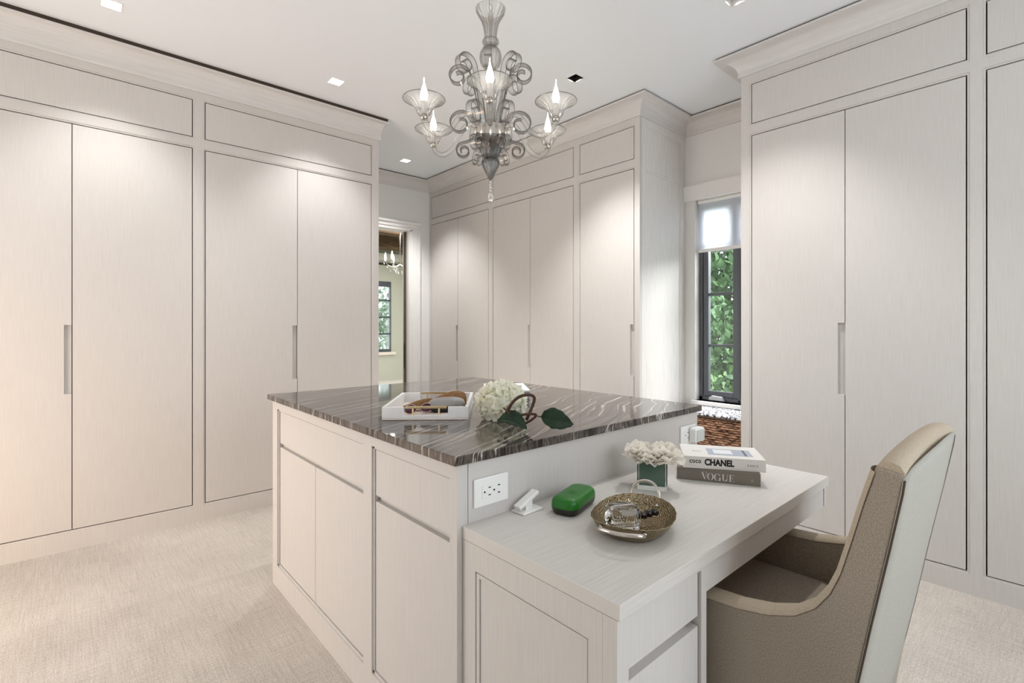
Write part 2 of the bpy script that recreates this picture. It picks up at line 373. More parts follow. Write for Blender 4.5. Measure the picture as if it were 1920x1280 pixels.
# window in the niche
FR = XW+.07
wd = struct(obj('window_1', MB().box(FR, FR+.055, WY0, WY0+.03, WZ0, WZ1).box(FR, FR+.055, WY1-.03, WY1, WZ0, WZ1).box(FR, FR+.055, WY0, WY1, WZ0, WZ0+.03).box(FR, FR+.055, WY0, WY1, WZ1-.03, WZ1).box(FR, FR+.055, 1.69, 1.705, WZ0, WZ1), alu_m, bevel=.003), 'dark metal casement window')
for y0, y1 in ((WY0+.032, 1.688), (1.707, WY1-.032)):
    mb = MB(); a, b = WZ0+.034, WZ1-.034; w = .042
    mb.box(FR+.008, FR+.05, y0, y0+w, a, b).box(FR+.008, FR+.05, y1-w, y1, a, b).box(FR+.008, FR+.05, y0+w, y1-w, a, a+w).box(FR+.008, FR+.05, y0+w, y1-w, b-w, b)
    for z in (1.508, 1.096, 1.92): mb.box(FR+.016, FR+.044, y0+w, y1-w, z-.011, z+.011)
    s = obj('sash', mb, alu_m, wd, bevel=.003)
    for z0, z1 in ((a+w, 1.085), (1.107, 1.497), (1.519, 1.909), (1.931, b-w)): obj('pane', MB().box(FR+.028, FR+.032, y0+w, y1-w, z0, z1), pane_m, wd)
mb = MB(); mb.prism([(1.80, .66), (1.93, .66), (1.925, .685), (1.90, .70), (1.82, .695)], FR-.035, FR-.005, 'x')
obj('crank_handle', mb, M('crank_grey', lin(176, 178, 180), .35, .5), wd, bevel=.006)
struct(obj('trim_4', MB().box(XW-.03, XW, YN, YS, 2.262, 2.378).box(XW-.034, XW, YN, YS, 2.372, 2.384), trim_m, bevel=.002), 'white head board over the niche window')
struct(obj('trim_5', MB().box(XW-.022, XW+.09, WY0-.03, WY1+.03, .622, .655), trim_m, bevel=.004), 'white sill under the niche window')
sh = thing('roller_shade', 'white roller shade half drawn over the niche window', 'shade', (XW+.04, 1.71, 1.846))
shade_m = M('shade_cloth', lin(240, 242, 246), .8, **{'Transmission Weight': 0.0}); N, L, p = nodes(shade_m)
tr = N.new('ShaderNodeBsdfTranslucent'); tr.inputs[0].default_value = lin(240, 243, 250); mx = N.new('ShaderNodeMixShader'); mx.inputs[0].default_value = .65
L.new(p.outputs[0], mx.inputs[1]); L.new(tr.outputs[0], mx.inputs[2]); L.new(mx.outputs[0], N['Material Output'].inputs[0])
obj('shade_cloth', MB().box(XW+.040, XW+.0415, WY0+.01, WY1-.012, 1.87, 2.245), shade_m, sh, world=True)
obj('hem_bar', MB().box(XW+.034, XW+.047, WY0+.01, WY1-.012, 1.846, 1.872), white_m, sh, world=True, bevel=.003)
obj('roller', MB().tube([(XW+.05, WY0+.005, 2.255), (XW+.05, WY1-.008, 2.255)], .018, 12), white_m, sh, world=True, smooth=40)

# ---------------- far bedroom beyond the doorway
FY = 10.6
mb = MB(); mb.box(-1, 9, YD+.13, FY+.1, -.05, 0); struct(obj('floor_bedroom', mb, M('pale_floor', lin(226, 222, 216), .5)))
mb = MB(); mb.box(-1, 3.75, FY, FY+.12, 0, 3.7).box(5.654, 9, FY, FY+.12, 0, 3.7).box(3.75, 5.654, FY, FY+.12, 0, .67).box(3.75, 5.654, FY, FY+.12, 2.3, 3.7)
struct(obj('wall_bedroom', mb, sage_m), 'sage plaster wall of the room beyond')
mb = MB(); mb.box(8.9, 9, YD, FY, 0, 3.7).box(-1, -.9, YL+.8, FY, 0, 3.7); struct(obj('wall_bedroom_side', mb, sage_m))
struct(obj('ceiling_bedroom', MB().box(-1, 9, YD+.1, FY+.1, 3.6, 3.7), M('cream_plaster', lin(222, 214, 196), .8)))
struct(obj('trim_6', MB().box(-1, 9, FY-.03, FY, 2.68, 2.73), M('dark_rail', lin(52, 46, 40), .6)), 'dark picture rail in the room beyond')
struct(obj('trim_7', MB().box(-1, 9, FY-.05, FY, 2.78, 2.95), M('cream_band', lin(226, 220, 204), .7)), 'cream band under the beams')
beam_m = grain('rough_beam', lin(70, 54, 40), lin(128, 104, 80), (3, 30, 30), .8, .6, dist=.02)
for i, y in enumerate((6.6, 8.3, 9.95)):
    o = obj('beam', MB().box(-1, 8.9, y, y+.26, 2.96, 3.45), beam_m, bevel=.02); tag(o, ['rough timber ceiling beam nearest the doorway in the room beyond', 'rough timber ceiling beam midway across the room beyond', 'rough timber ceiling beam along the far wall beyond the doorway'][i], 'beam', 'beams of the room beyond')
for i, x in enumerate((3.9, 5.7)):
    o = obj('cross_beam', MB().box(x, x+.24, YD+.2, FY, 3.1, 3.4), beam_m, bevel=.02); tag(o, ['short timber cross beam left of the crystal chandelier beyond the doorway', 'short timber cross beam right of the crystal chandelier beyond the doorway'][i], 'beam', 'cross beams of the room beyond')
w2 = struct(obj('window_2', MB().box(5.63, 5.654, FY-.01, FY+.06, .67, 2.3).box(3.75, 3.80, FY-.01, FY+.06, .67, 2.3).box(3.8, 5.63, FY-.01, FY+.06, 2.18, 2.3).box(3.8, 5.63, FY-.01, FY+.06, .67, .73), alu_m), 'dark metal window in the room beyond')
for z in (1.863, 1.47, 1.083): obj('glazing_bar', MB().box(3.8, 5.63, FY+.005, FY+.04, z-.02, z+.02), alu_m, w2)
for z0, z1 in ((.73, 1.063), (1.103, 1.45), (1.49, 1.843), (1.883, 2.18)): obj('pane', MB().box(3.8, 5.63, FY+.02, FY+.024, z0, z1), pane_m, w2)
struct(obj('trim_8', MB().box(3.65, 5.75, FY-.06, FY+.02, .60, .665), M('sill_stone', lin(226, 216, 200), .6)), 'pale sill in the room beyond')

# ---------------- garden beyond the windows
def leaf_mat(name, a, b):
    m = grain(name, a, b, (9, 9, 9), .55, 0, spec=.3); return m
leafA = leaf_mat('leaf_green', lin(30, 58, 36), lin(84, 118, 72)); leafB = leaf_mat('leaf_pale', lin(150, 170, 150), lin(205, 215, 205))
bark = M('bark', lin(90, 78, 64), .9)
def tree(label, x, y, h, rx, ry, n, mat, size, group):
    t = thing('garden_tree', label, 'tree', (x, y, -.4), 0, group)
    obj('trunk', MB().tube([(x, y, -.4), (x+.05, y, h*.4), (x, y+.1, h*.8)], [.14, .11, .05], 8), bark, t, world=True, smooth=60)
    mb = MB()
    for i in range(n):
        th = random.uniform(0, 2*PI); u = random.uniform(-1, 1); rr = random.uniform(.25, 1)**.4; s = math.sqrt(1-u*u)
        c = Vector((x+rx*rr*s*math.cos(th), y+ry*rr*s*math.sin(th), h/2+.1+(h/2+.3)*rr*u))
        q = Euler((random.uniform(0, PI), random.uniform(0, PI), random.uniform(0, 2*PI))).to_matrix(); k = size*random.uniform(.6, 1.3)
        mb.add([c+q@Vector(v)*k for v in ((-.5, 0, 0), (0, -.3, .05), (.55, 0, 0), (0, .3, .05))], [(0, 1, 2, 3)])
    obj('foliage', mb, mat, t, world=True)['kind'] = 'stuff'
tree('dense green garden tree seen in the left half of the niche window', 7.6, 4.75, 5.6, 1.1, 1.0, 5200, leafA, .16, 'trees outside the niche window')
tree('lighter green garden tree seen in the right half of the niche window', 7.0, 2.55, 5.0, 1.1, 1.0, 4600, leafA, .15, 'trees outside the niche window')
tree('tall dark tree filling the gap behind the garden trees at the niche window', 11.6, 4.6, 7.5, 2.0, 2.6, 6000, leafA, .24, 'trees outside the niche window')
tree('pale hazy tree outside the window of the room beyond', 6.6, 14.0, 5.5, 2.0, 1.4, 5200, leafB, .2, 'trees outside the far window')
tree('low clipped hedge seen at the bottom of the niche window', 5.35, 2.95, 1.25, .42, 1.2, 3600, leafA, .09, 'trees outside the niche window')
mb = MB(); mb.box(XW+.3, 24, -12, 24, -.5, -.4); mb.box(-12, XW+.3, FY+.3, 24, -.5, -.4)
struct(obj('ground', mb, M('lawn', lin(92, 124, 66), .95)), 'garden lawn')

# ================================================================== WARDROBES
def wardrobe(label, group, loc, rz, u0, u1, a, b, seam, H_, notch, side=None, name='wardrobe'):
    """u0..u1 outer width, a..b door edges, seam between the two doors (None: one door), H_ heights, notch (z0,z1)"""
    db, dt, pb, pt, top = H_
    t = thing(name, label, 'wardrobe', loc, rz, group)
    obj('carcass', MB().box(u0+.004, u1-.024, .034, .60, .02, top), gap_shade_m, t)  # coloured dark so the gaps between doors read as shaded
    g, bd = .0055, .009; A, B = a-g-bd, b+g+bd
    fr = MB(); fr.box(u0, A, 0, .03, 0, top).box(B, u1, 0, .03, 0, top)
    zz = [(0, db-g-bd), (dt+g+bd, pb-g-bd), (pt+g+bd, top)]
    for z0, z1 in zz: fr.box(A, B, 0, .03, z0, z1)
    for z0, z1 in ((db-g-bd, dt+g+bd), (pb-g-bd, pt+g+bd)):
        fr.box(A, A+bd, .0035, .03, z0, z1).box(B-bd, B, .0035, .03, z0, z1).box(A+bd, B-bd, .0035, .03, z0, z0+bd).box(A+bd, B-bd, .0035, .03, z1-bd, z1)
    obj('face_frame', fr, oak, t)
    obj('upper_door', MB().box(a, b, .004, .028, pb, pt), oak, t)
    f0, f1 = .004, .028; nw = .032; n0, n1 = notch
    def door(x0, x1, notched):
        if not notched: return obj('door', MB().box(x0, x1, f0, f1, db, dt), oak, t)
        d = obj('door', MB().prism([(x0, db), (x1, db), (x1, n0), (x1-nw, n0), (x1-nw, n1), (x1, n1), (x1, dt), (x0, dt)], f0, f1), oak, t)
        obj('finger_pull', MB().box(x1-nw, x1, f1-.006, f1, n0, n1), oak, d)
        return d
    if seam is None: door(a, b, True)
    else: door(a, seam-.002, True); door(seam+.002, b, False)
    if side: side(t)
    return t
HLh = (.114, 2.380, 2.4585, 2.689, 2.75); HRh = (.109, 2.418, 2.497, 2.7325, 2.80)
NL, NR = (.872, 1.256), (.879, 1.264)
G1, G2, G3 = 'wardrobes along the left wall', 'wardrobes along the back wall', 'wardrobes along the right wall'
wardrobe('whitewashed oak wardrobe cut off by the left picture edge', G1, (0, YL, 0), 0, -.60, .628, -.552, .590, .019, HLh, NL)
wardrobe('whitewashed oak wardrobe left of the doorway, behind the island', G1, (0, YL, 0), 0, .628, XE, .666, 1.808, 1.240, HLh, NL,
         lambda t: obj('side_panel', MB().box(XE-.02, XE, .03, 1.24, 0, 2.75), oak, t))
def R(v): return YS - v      # world y -> local u for the back run (origin at its right end, u = -y)
def backside(t):
    s = MB(); W0, W1 = .0, .65; y = R(YS)   # panelled end face towards the window, local x = 0 plane
    x1, x0 = 0.0, -.02
    s.box(x0, x1, .03, .085, 0, 2.8).box(x0, x1, .585, .65, 0, 2.8)
    for z0, z1 in ((0, .11), (2.418, 2.497), (2.735, 2.8)): s.box(x0, x1, .085, .585, z0, z1)
    for z0, z1 in ((.11, 2.418), (2.497, 2.735)):
        s.box(x0, x1-.009, .085, .585, z0, z1)
        for y0, y1, c0, c1 in ((.085, .585, z0, z0+.014), (.085, .585, z1-.014, z1), (.085, .099, z0+.014, z1-.014), (.571, .585, z0+.014, z1-.014)): s.box(x0, x1-.004, y0, y1, c0, c1)
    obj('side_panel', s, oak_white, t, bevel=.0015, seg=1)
BK = (XR, YS, 0); rb = -PI/2
wardrobe('whitewashed oak wardrobe on the back wall in the corner by the doorway', G2, BK, rb, R(YD)+.002, R(3.836), R(4.911), R(3.875), R(4.395), HRh, NR)
wardrobe('whitewashed oak wardrobe in the middle of the back wall', G2, BK, rb, R(3.836), R(2.717), R(3.796), R(2.756), R(3.271), HRh, NR)
wardrobe('narrow single-door oak wardrobe beside the window niche', G2, BK, rb, R(2.717), R(YS), R(2.678), R(2.161), None, HRh, NR, backside)
def R3(v): return YN - v
RK = (XR, YN, 0)
wardrobe('whitewashed oak wardrobe right of the niche window, behind the desk chair', G3, RK, rb, 0, R3(.29), R3(1.303), R3(.3275), R3(.813), HRh, (.879, 1.268),
         lambda t: obj('side_panel', MB().box(0, .02, .03, .65, 0, 2.8), oak, t))
wardrobe('whitewashed oak wardrobe cut off by the right picture edge', G3, RK, rb, R3(.29), R3(-1.398), R3(.2535), R3(-1.34), R3(-.55), HRh, (.879, 1.268))

# ================================================================== ISLAND
IX0, IX1, IY0, IY1, IZ = .747, 1.985, 1.05, 2.59, .890
isl = thing('island_cabinet', 'whitewashed oak island cabinet under the striped stone top', 'cabinet', (IX0, IY0, 0))
mb = MB(); mb.box(IX0+.036, IX1, IY0, IY1, 0, IZ)
obj('carcass', mb, oak, isl, world=True)
obj('gap_shade_sheet', MB().box(IX0+.034, IX0+.036, IY0+.02, IY1-.02, .1, .86), gap_shade_m, isl, world=True)  # thin dark sheet painted as shade behind the island door gaps
fr = MB(); d = .034
TZ, BZ = .842, .118
for y0, y1 in ((IY0, 1.082), (1.532, 1.606-.012), (2.52, IY1)): fr.box(IX0, IX0+d, y0, y1, 0, IZ)
for y0, y1 in ((1.082, 1.532), (1.594, 2.52)):
    fr.box(IX0, IX0+d, y0, y1, TZ+.012, IZ).box(IX0, IX0+d, y0, y1, 0, BZ-.012)
    for c0, c1, e0, e1 in ((y0, y0+.009, BZ-.012, TZ+.012), (y1-.009, y1, BZ-.012, TZ+.012), (y0, y1, BZ-.012, BZ-.003), (y0, y1, TZ+.003, TZ+.012)): fr.box(IX0+.006, IX0+d, c0, c1, e0, e1)
obj('face_frame', fr, oak, isl, world=True)
X0, X1 = IX0+.010, IX0+.032
for y0, y1, seams in ((1.094, 1.520, ()), (1.606, 2.508, (2.056,))):
    obj('drawer', MB().box(X0, X1, y0, y1, .693, TZ), oak, isl, world=True)
    obj('pull_rail', MB().box(X1-.006, X1, y0, y1, .673, .693), oak, isl, world=True)
    es = [y0, *seams, y1]
    for i in range(len(es)-1):
        obj('door', MB().box(X0, X1, es[i]+(.0015 if i else 0), es[i+1]-(.0015 if i < len(es)-2 else 0), BZ, .673), oak, isl, world=True)
top = obj('island_worktop', MB().box(.731-.7, 2.0-.7, 1.036-1, 2.625-1, .0015, .0265), stone, bevel=.003); top.location = (.7, 1, .889)
tag(top, 'polished dark grey stone island top with wavy pale veins', 'worktop')

# ================================================================== DESK
DX0, DX1, DY0, DZ = .763, 1.96, .556, .730
desk = thing('desk', 'whitewashed oak desk joined to the island, with drawer pedestal', 'desk', (DX0, DY0, 0))
obj('desktop', MB().box(DX0, DX1, DY0, IY0, .698, DZ), oak_x, desk, world=True, bevel=.0012)
PX1 = 1.105; fy = DY0+.006
s = MB(); s.box(DX0+.012, DX0+.03, fy+.0345, IY0-.002, 0, .697)
ea, eb, ec, ed = fy+.07, IY0-.055, .11, .632
for y0, y1, z0, z1 in ((fy+.0345, ea, 0, .697), (eb, IY0-.002, 0, .697), (ea, eb, ed, .697), (ea, eb, 0, ec)): s.box(DX0+.001, DX0+.012, y0, y1, z0, z1)
g_ = .003; bw = .011
for c0, c1, e0, e1 in ((ea+g_, eb-g_, ed-g_-bw, ed-g_), (ea+g_, eb-g_, ec+g_, ec+g_+bw), (ea+g_, ea+g_+bw, ec+g_+bw, ed-g_-bw), (eb-g_-bw, eb-g_, ec+g_+bw, ed-g_-bw)): s.box(DX0+.0025, DX0+.012, c0, c1, e0, e1)
s.box(DX0+.006, DX0+.012, ea+g_+bw+.002, eb-g_-bw-.002, ec+g_+bw+.002, ed-g_-bw-.002)
obj('end_panel', s, oak, desk, world=True)
obj('pedestal', MB().box(DX0+.03, PX1, fy+.035, IY0-.002, 0, .697), oak, desk, world=True)
f2 = MB(); f2.box(DX0+.001, .800, fy, fy+.034, 0, .697).box(1.081, PX1, fy, fy+.034, 0, .697).box(.800, 1.081, fy, fy+.034, .689, .697).box(.8, 1.081, fy, fy+.034, 0, .06)
obj('face_frame', f2, oak, desk, world=True)
obj('gap_shade_sheet', MB().box(.8, 1.081, fy+.032, fy+.034, .06, .689), gap_shade_m, desk, world=True)  # dark sheet added as painted shade behind the drawers
for z0, z1 in ((.585, .683), (.315, .562), (.064, .292)):
    obj('drawer', MB().box(.806, 1.075, fy+.006, fy+.028, z0, z1), oak, desk, world=True)
for z0, z1 in ((.562, .585), (.292, .315)): obj('pull_rail', MB().box(.806, 1.05, fy+.026, fy+.03, z0, z1), oak, desk, world=True)
obj('pencil_drawer', MB().box(PX1+.003, 1.938, fy+.004, fy+.4, .628, .692), oak, desk, world=True)
obj('apron_end', MB().box(1.941, DX1-.001, fy+.002, IY0-.002, .628, .697), oak, desk, world=True)
obj('apron_back', MB().box(PX1, 1.941, IY0-.02, IY0-.002, .45, .697), oak, desk, world=True)

# ================================================================== DESK CHAIR
CX0, CX1 = 1.165, 1.765
ch = thing('desk_chair', 'tan linen upholstered desk chair tucked under the desk', 'chair', ((CX0+CX1)/2, .45, 0))
side_poly = [(.345, .17), (.318, .35), (.290, .50), (.262, .66), (.232, .82), (.206, .968), (.250, .976), (.272, .90), (.292, .82), (.312, .745), (.330, .700), (.356, .660), (.395, .628), (.45, .606), (.52, .592), (.60, .586), (.80, .588), (.83, .57), (.835, .50), (.835, .17)]
back_poly_in = [(.250, .976), (.272, .90), (.292, .82), (.312, .745), (.330, .700), (.37, .60), (.40, .48), (.41, .17)]
for x0, x1 in ((CX0, CX0+.055), (CX1-.055, CX1)):
    obj('side_wing', MB().prism(side_poly, x0, x1, 'x'), linen, ch, world=True, bevel=.005, seg=2, smooth=40)
    edge = [(.2535, .966)] + [(y, z) for y, z in side_poly[7:18]]
    pth = []
    for y, z in edge: pth.append((x0+.0275, y, z))
    mb = MB(); n = len(edge); rows = []
    for i, (y, z) in enumerate(edge):
        a = Vector(edge[max(i-1, 0)]); b = Vector(edge[min(i+1, n-1)]); t_ = (b-a).normalized(); nv = Vector((-t_.y, t_.x))
        for k in range(7):
            q = PI*k/6; rows.append((x0+.0275-math.cos(q)*.0295, y+nv.x*(math.sin(q)*.012-.002), z+nv.y*(math.sin(q)*.012-.002)))
    mb.add(rows, [(i*7+k, i*7+k+1, (i+1)*7+k+1, (i+1)*7+k) for i in range(n-1) for k in range(6)])
    obj('welt_band', mb, linen_band, ch, world=True, smooth=60)
# back between the wings: core, crowned top, rear panel coloured as if window-lit, with dark piping
top_n = 10
def top_arch(x): u = (x-CX0)/(CX1-CX0); return .020*math.sin(PI*min(max(u, 0), 1))**.6
mb = MB(); rowsn = []
xsn = [CX0+.006+(CX1-CX0-.012)*i/top_n for i in range(top_n+1)]
prof = [(.338, .18), (.290, .50), (.232, .82), (.210, .94), (.207, .968), (.214, .980), (.228, .985), (.242, .982), (.252, .970), (.272, .90), (.312, .745), (.335, .66), (.375, .56), (.40, .46), (.40, .18)]
for x in xsn:
    for y, z in prof: rowsn.append((x, y, z + (top_arch(x) if z > .9 else 0)))
k = len(prof)
mb.add(rowsn, [(i*k+j, i*k+(j+1) % k, (i+1)*k+(j+1) % k, (i+1)*k+j) for i in range(top_n) for j in range(k)] + [tuple(range(k)), tuple(top_n*k+j for j in range(k-1, -1, -1))])
obj('backrest', mb, linen_band, ch, world=True, smooth=60)
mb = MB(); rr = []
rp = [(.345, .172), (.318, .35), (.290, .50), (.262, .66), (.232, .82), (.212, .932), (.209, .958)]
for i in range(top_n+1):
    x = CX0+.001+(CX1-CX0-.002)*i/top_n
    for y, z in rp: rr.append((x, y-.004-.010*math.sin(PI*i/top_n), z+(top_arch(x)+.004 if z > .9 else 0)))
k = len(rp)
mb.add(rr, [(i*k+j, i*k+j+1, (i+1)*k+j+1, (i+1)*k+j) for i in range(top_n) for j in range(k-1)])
o = obj('rear_panel', mb, linen_lit, ch, world=True, smooth=60); md = o.modifiers.new('thickness', 'SOLIDIFY'); md.thickness = .004
o['label'] = 'linen panel on the back of the chair, coloured lighter for window light'
pipe_m = M('dark_piping', lin(70, 58, 46), .8)
for x in (CX0+.001, CX1-.001):
    obj('piping', MB().tube([(x, y-.003, z) for y, z in rp] , .0020, 6), pipe_m, ch, world=True, smooth=60)
obj('seat_base', MB().box(CX0+.055, CX1-.055, .38, .83, .17, .40), linen, ch, world=True, bevel=.02, seg=3)
obj('seat_cushion', MB().box(CX0+.058, CX1-.058, .375, .85, .40, .485), linen, ch, world=True, bevel=.03, seg=4, smooth=50)
mb = MB(); mb.prism([(.335, .72), (.375, .60), (.405, .53), (.445, .487), (.38, .487), (.34, .6)], CX0+.058, CX1-.058, 'x')
obj('lumbar_cushion', mb, linen, ch, world=True, bevel=.02, seg=3, smooth=50)
for x in (CX0+.05, CX1-.05):
    for y in (.37, .79): obj('leg', MB().tube([(x, y, 0), (x, y, .18)], [.014, .022], 10), dark_m, ch, world=True, smooth=50)

# ================================================================== WALL PLATES ON THE ISLAND
def outlet(label, x0, x1, z0, z1):
    t = thing('wall_outlet', label, 'outlet', ((x0+x1)/2, IY0, z0), 0, 'outlets on the island end')
    obj('cover_plate', MB().box(x0, x1, IY0-.007, IY0, z0, z1), white_m, t, world=True, bevel=.003)
    cx, cz = (x0+x1)/2, (z0+z1)/2; w, h = (x1-x0)*.29, (z1-z0)*.24
    obj('socket_insert', MB().box(cx-w, cx+w, IY0-.0085, IY0-.007, cz-h, cz+h), white_m, t, world=True, bevel=.001)
    for sx_ in (-.5, .45):
        q = cx+w*sx_
        for dz in (-.010, .010): obj('slot', MB().box(q+.004, q+.012, IY0-.0092, IY0-.0084, cz+dz-.0013, cz+dz+.0013), black_m, t, world=True)
        obj('slot', MB().tube([(q-.009, IY0-.0092, cz), (q-.009, IY0-.0084, cz)], .0028, 8), black_m, t, world=True)
    return t
outlet('white double outlet plate near the front corner of the island', .798, .917, .766, .842)
outlet('white outlet plate behind the plugged-in adapter', 1.842, 1.962, .766, .842)
pl = thing('plug_adapter', 'white box-shaped plug adapter in the outlet by the wicker chest', 'adapter', (1.93, IY0-.008, .79))
obj('adapter_body', MB().prism([(1.898, .775), (1.972, .775), (1.972, .826), (1.962, .834), (1.905, .834), (1.898, .828)], IY0-.040, IY0-.0105), white_m, pl, world=True, bevel=.005, seg=3)
obj('adapter_front', MB().box(1.906, 1.966, IY0-.043, IY0-.040, .779, .824), M('adapter_grey', lin(196, 200, 196), .4), pl, world=True, bevel=.001)

# ================================================================== CEILING DOWNLIGHTS
well_m = M('white_baffle', lin(246, 244, 240), .6); well_d = M('dark_baffle', lin(24, 22, 20), .7)
dl_lab = ['square recessed ceiling light nearest the left picture edge', 'square recessed ceiling light above the left wardrobes, nearer the chandelier', 'square recessed ceiling light by the doorway corner', 'square recessed ceiling light with a dark opening, right of the chandelier', 'square recessed ceiling light cut off by the top edge, over the right wardrobes']
lit = [1, 1, 1, 0, 0]
for i, (x, y) in enumerate(DL):
    t = thing('recessed_light', dl_lab[i], 'ceiling light', (x, y, ZC), 0, 'recessed ceiling lights')
    h, o_ = hs, hs+.006; mb = MB()
    for a0, a1, b0, b1 in ((-o_, o_, h, o_), (-o_, o_, -o_, -h), (h, o_, -h, h), (-o_, -h, -h, h)): mb.box(x+a0, x+a1, y+b0, y+b1, ZC-.003, ZC)
    obj('trim_ring', mb, trim_m, t, world=True)
    mb = MB(); Z1 = ZC+.05
    for (p, q) in (((-h, -h), (h, -h)), ((h, -h), (h, h)), ((h, h), (-h, h)), ((-h, h), (-h, -h))):
        mb.add([(x+p[0], y+p[1], ZC), (x+q[0], y+q[1], ZC), (x+q[0], y+q[1], Z1), (x+p[0], y+p[1], Z1)], [(0, 1, 2, 3)])
    obj('baffle', mb, well_m if i != 3 else well_d, t, world=True)  # fourth baffle coloured dark to look unlit
    obj('reflector', MB().box(x-h, x+h, y-h, y+h, Z1, Z1+.004), well_d, t, world=True)
    obj('lamp_lens', MB().lathe([(.001, -.006), (.024, -.006), (.026, 0), (.001, 0)], 20, (x, y, Z1)), led_m if lit[i] else well_d, t, world=True)
    s = light('downlight_beam', 'SPOT', (0, 0, .035), (0, 0, 0), [36, 40, 100, 105, 66][i], (.99, .985, .98), spot_size=math.radians(92), spot_blend=.7, shadow_soft_size=.025)
    s.parent = t
# ================================================================== CHANDELIER
CC = (1.394, 1.705, 0)
cd = thing('chandelier', 'smoked Venetian glass chandelier with six candle bulbs over the island', 'chandelier', (CC[0], CC[1], 1.80))
def L_(prof, n=72, flute=0, k=0): return MB().lathe(prof, n, CC, flute, k)
def shell(outer, t=.004):
    """closed glass wall: outer profile upward, then back down inside"""
    return outer + [(max(r-t, .001), z) for r, z in reversed(outer)]
def vlathe(prof, c=CC, n=96, flute=.05, k=18, fade=None):
    mb = MB(); mb.lathe(prof+[prof[0]], n, c, flute, k, cap=False, fade=fade); return mb
topc = [(.022, 2.490), (.030, 2.500), (.029, 2.515), (.026, 2.53), (.030, 2.56), (.037, 2.59), (.050, 2.615), (.063, 2.635), (.066, 2.648)]
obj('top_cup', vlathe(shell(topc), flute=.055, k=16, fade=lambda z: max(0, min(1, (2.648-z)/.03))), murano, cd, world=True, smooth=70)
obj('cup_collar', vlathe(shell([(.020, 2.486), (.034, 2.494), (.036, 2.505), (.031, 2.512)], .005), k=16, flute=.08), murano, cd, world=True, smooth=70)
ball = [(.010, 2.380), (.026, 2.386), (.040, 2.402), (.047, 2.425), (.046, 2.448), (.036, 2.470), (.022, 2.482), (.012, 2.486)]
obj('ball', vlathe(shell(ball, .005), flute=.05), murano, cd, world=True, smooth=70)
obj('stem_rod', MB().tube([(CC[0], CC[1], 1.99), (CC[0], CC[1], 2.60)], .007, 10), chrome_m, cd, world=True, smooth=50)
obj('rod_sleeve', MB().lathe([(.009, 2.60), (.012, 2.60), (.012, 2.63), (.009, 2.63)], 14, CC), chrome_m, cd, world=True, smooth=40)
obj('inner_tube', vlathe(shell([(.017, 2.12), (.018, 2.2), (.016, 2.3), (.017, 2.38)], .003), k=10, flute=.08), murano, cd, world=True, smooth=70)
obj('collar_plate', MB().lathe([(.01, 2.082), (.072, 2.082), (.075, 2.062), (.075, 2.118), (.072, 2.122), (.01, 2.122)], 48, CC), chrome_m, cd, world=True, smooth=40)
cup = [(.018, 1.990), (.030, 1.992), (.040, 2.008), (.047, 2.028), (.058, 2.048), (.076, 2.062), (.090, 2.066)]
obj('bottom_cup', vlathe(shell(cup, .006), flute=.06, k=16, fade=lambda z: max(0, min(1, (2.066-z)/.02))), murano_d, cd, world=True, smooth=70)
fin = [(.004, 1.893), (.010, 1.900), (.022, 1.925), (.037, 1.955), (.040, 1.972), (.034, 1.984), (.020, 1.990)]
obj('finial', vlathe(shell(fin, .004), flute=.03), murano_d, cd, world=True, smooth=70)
for i in range(4): obj('bead', MB().lathe([(.001, -.006), (.004, -.004), (.0055, 0), (.004, .004), (.001, .006)], 12, (CC[0], CC[1], 1.884-.0125*i)), crystal, cd, world=True, smooth=60)
obj('drop', MB().lathe([(.002, 0), (.010, .006), (.0135, .018), (.010, .032), (.003, .040)], 20, (CC[0], CC[1], 1.798)), crystal, cd, world=True, smooth=60)
def scroll(stem, c, r0, r1, turns, a0=PI, n=44):
    out = list(stem)
    for i in range(n+1):
        t = i/n; a = a0 - turns*2*PI*t; r = r0+(r1-r0)*t**.85
        out.append((c[0]+r*math.cos(a), c[1]+r*math.sin(a)))
    return out
A0 = YAW+PI+math.radians(2)
arm2 = smoothpath([(.055, 2.108, 0), (.085, 2.150, 0), (.125, 2.158, 0), (.165, 2.120, 0), (.200, 2.068, 0), (.250, 2.046, 0), (.292, 2.062, 0), (.310, 2.092, 0), (.312, 2.110, 0)], 5)
bob = [(.014, 2.104), (.022, 2.110), (.027, 2.118), (.033, 2.134), (.044, 2.152), (.062, 2.165), (.082, 2.172), (.087, 2.174)]
up_path = scroll([(.040+.045*(i/8)**1.3, 2.124+.220*i/8) for i in range(8)], (.142, 2.352), .056, .015, 1.35)
lo_path = scroll([(.060+.008*i/5, 2.124+.02*i/5) for i in range(5)], (.132, 2.140), .064, .020, 1.3)
dn_path = [(r, z) for r, z in scroll([], (.118, 2.020), .038, .012, 1.35, a0=PI*.55)]
dn_path = [(.075, 2.062), (.09, 2.066)] + dn_path
rnd = bpy.data.meshes
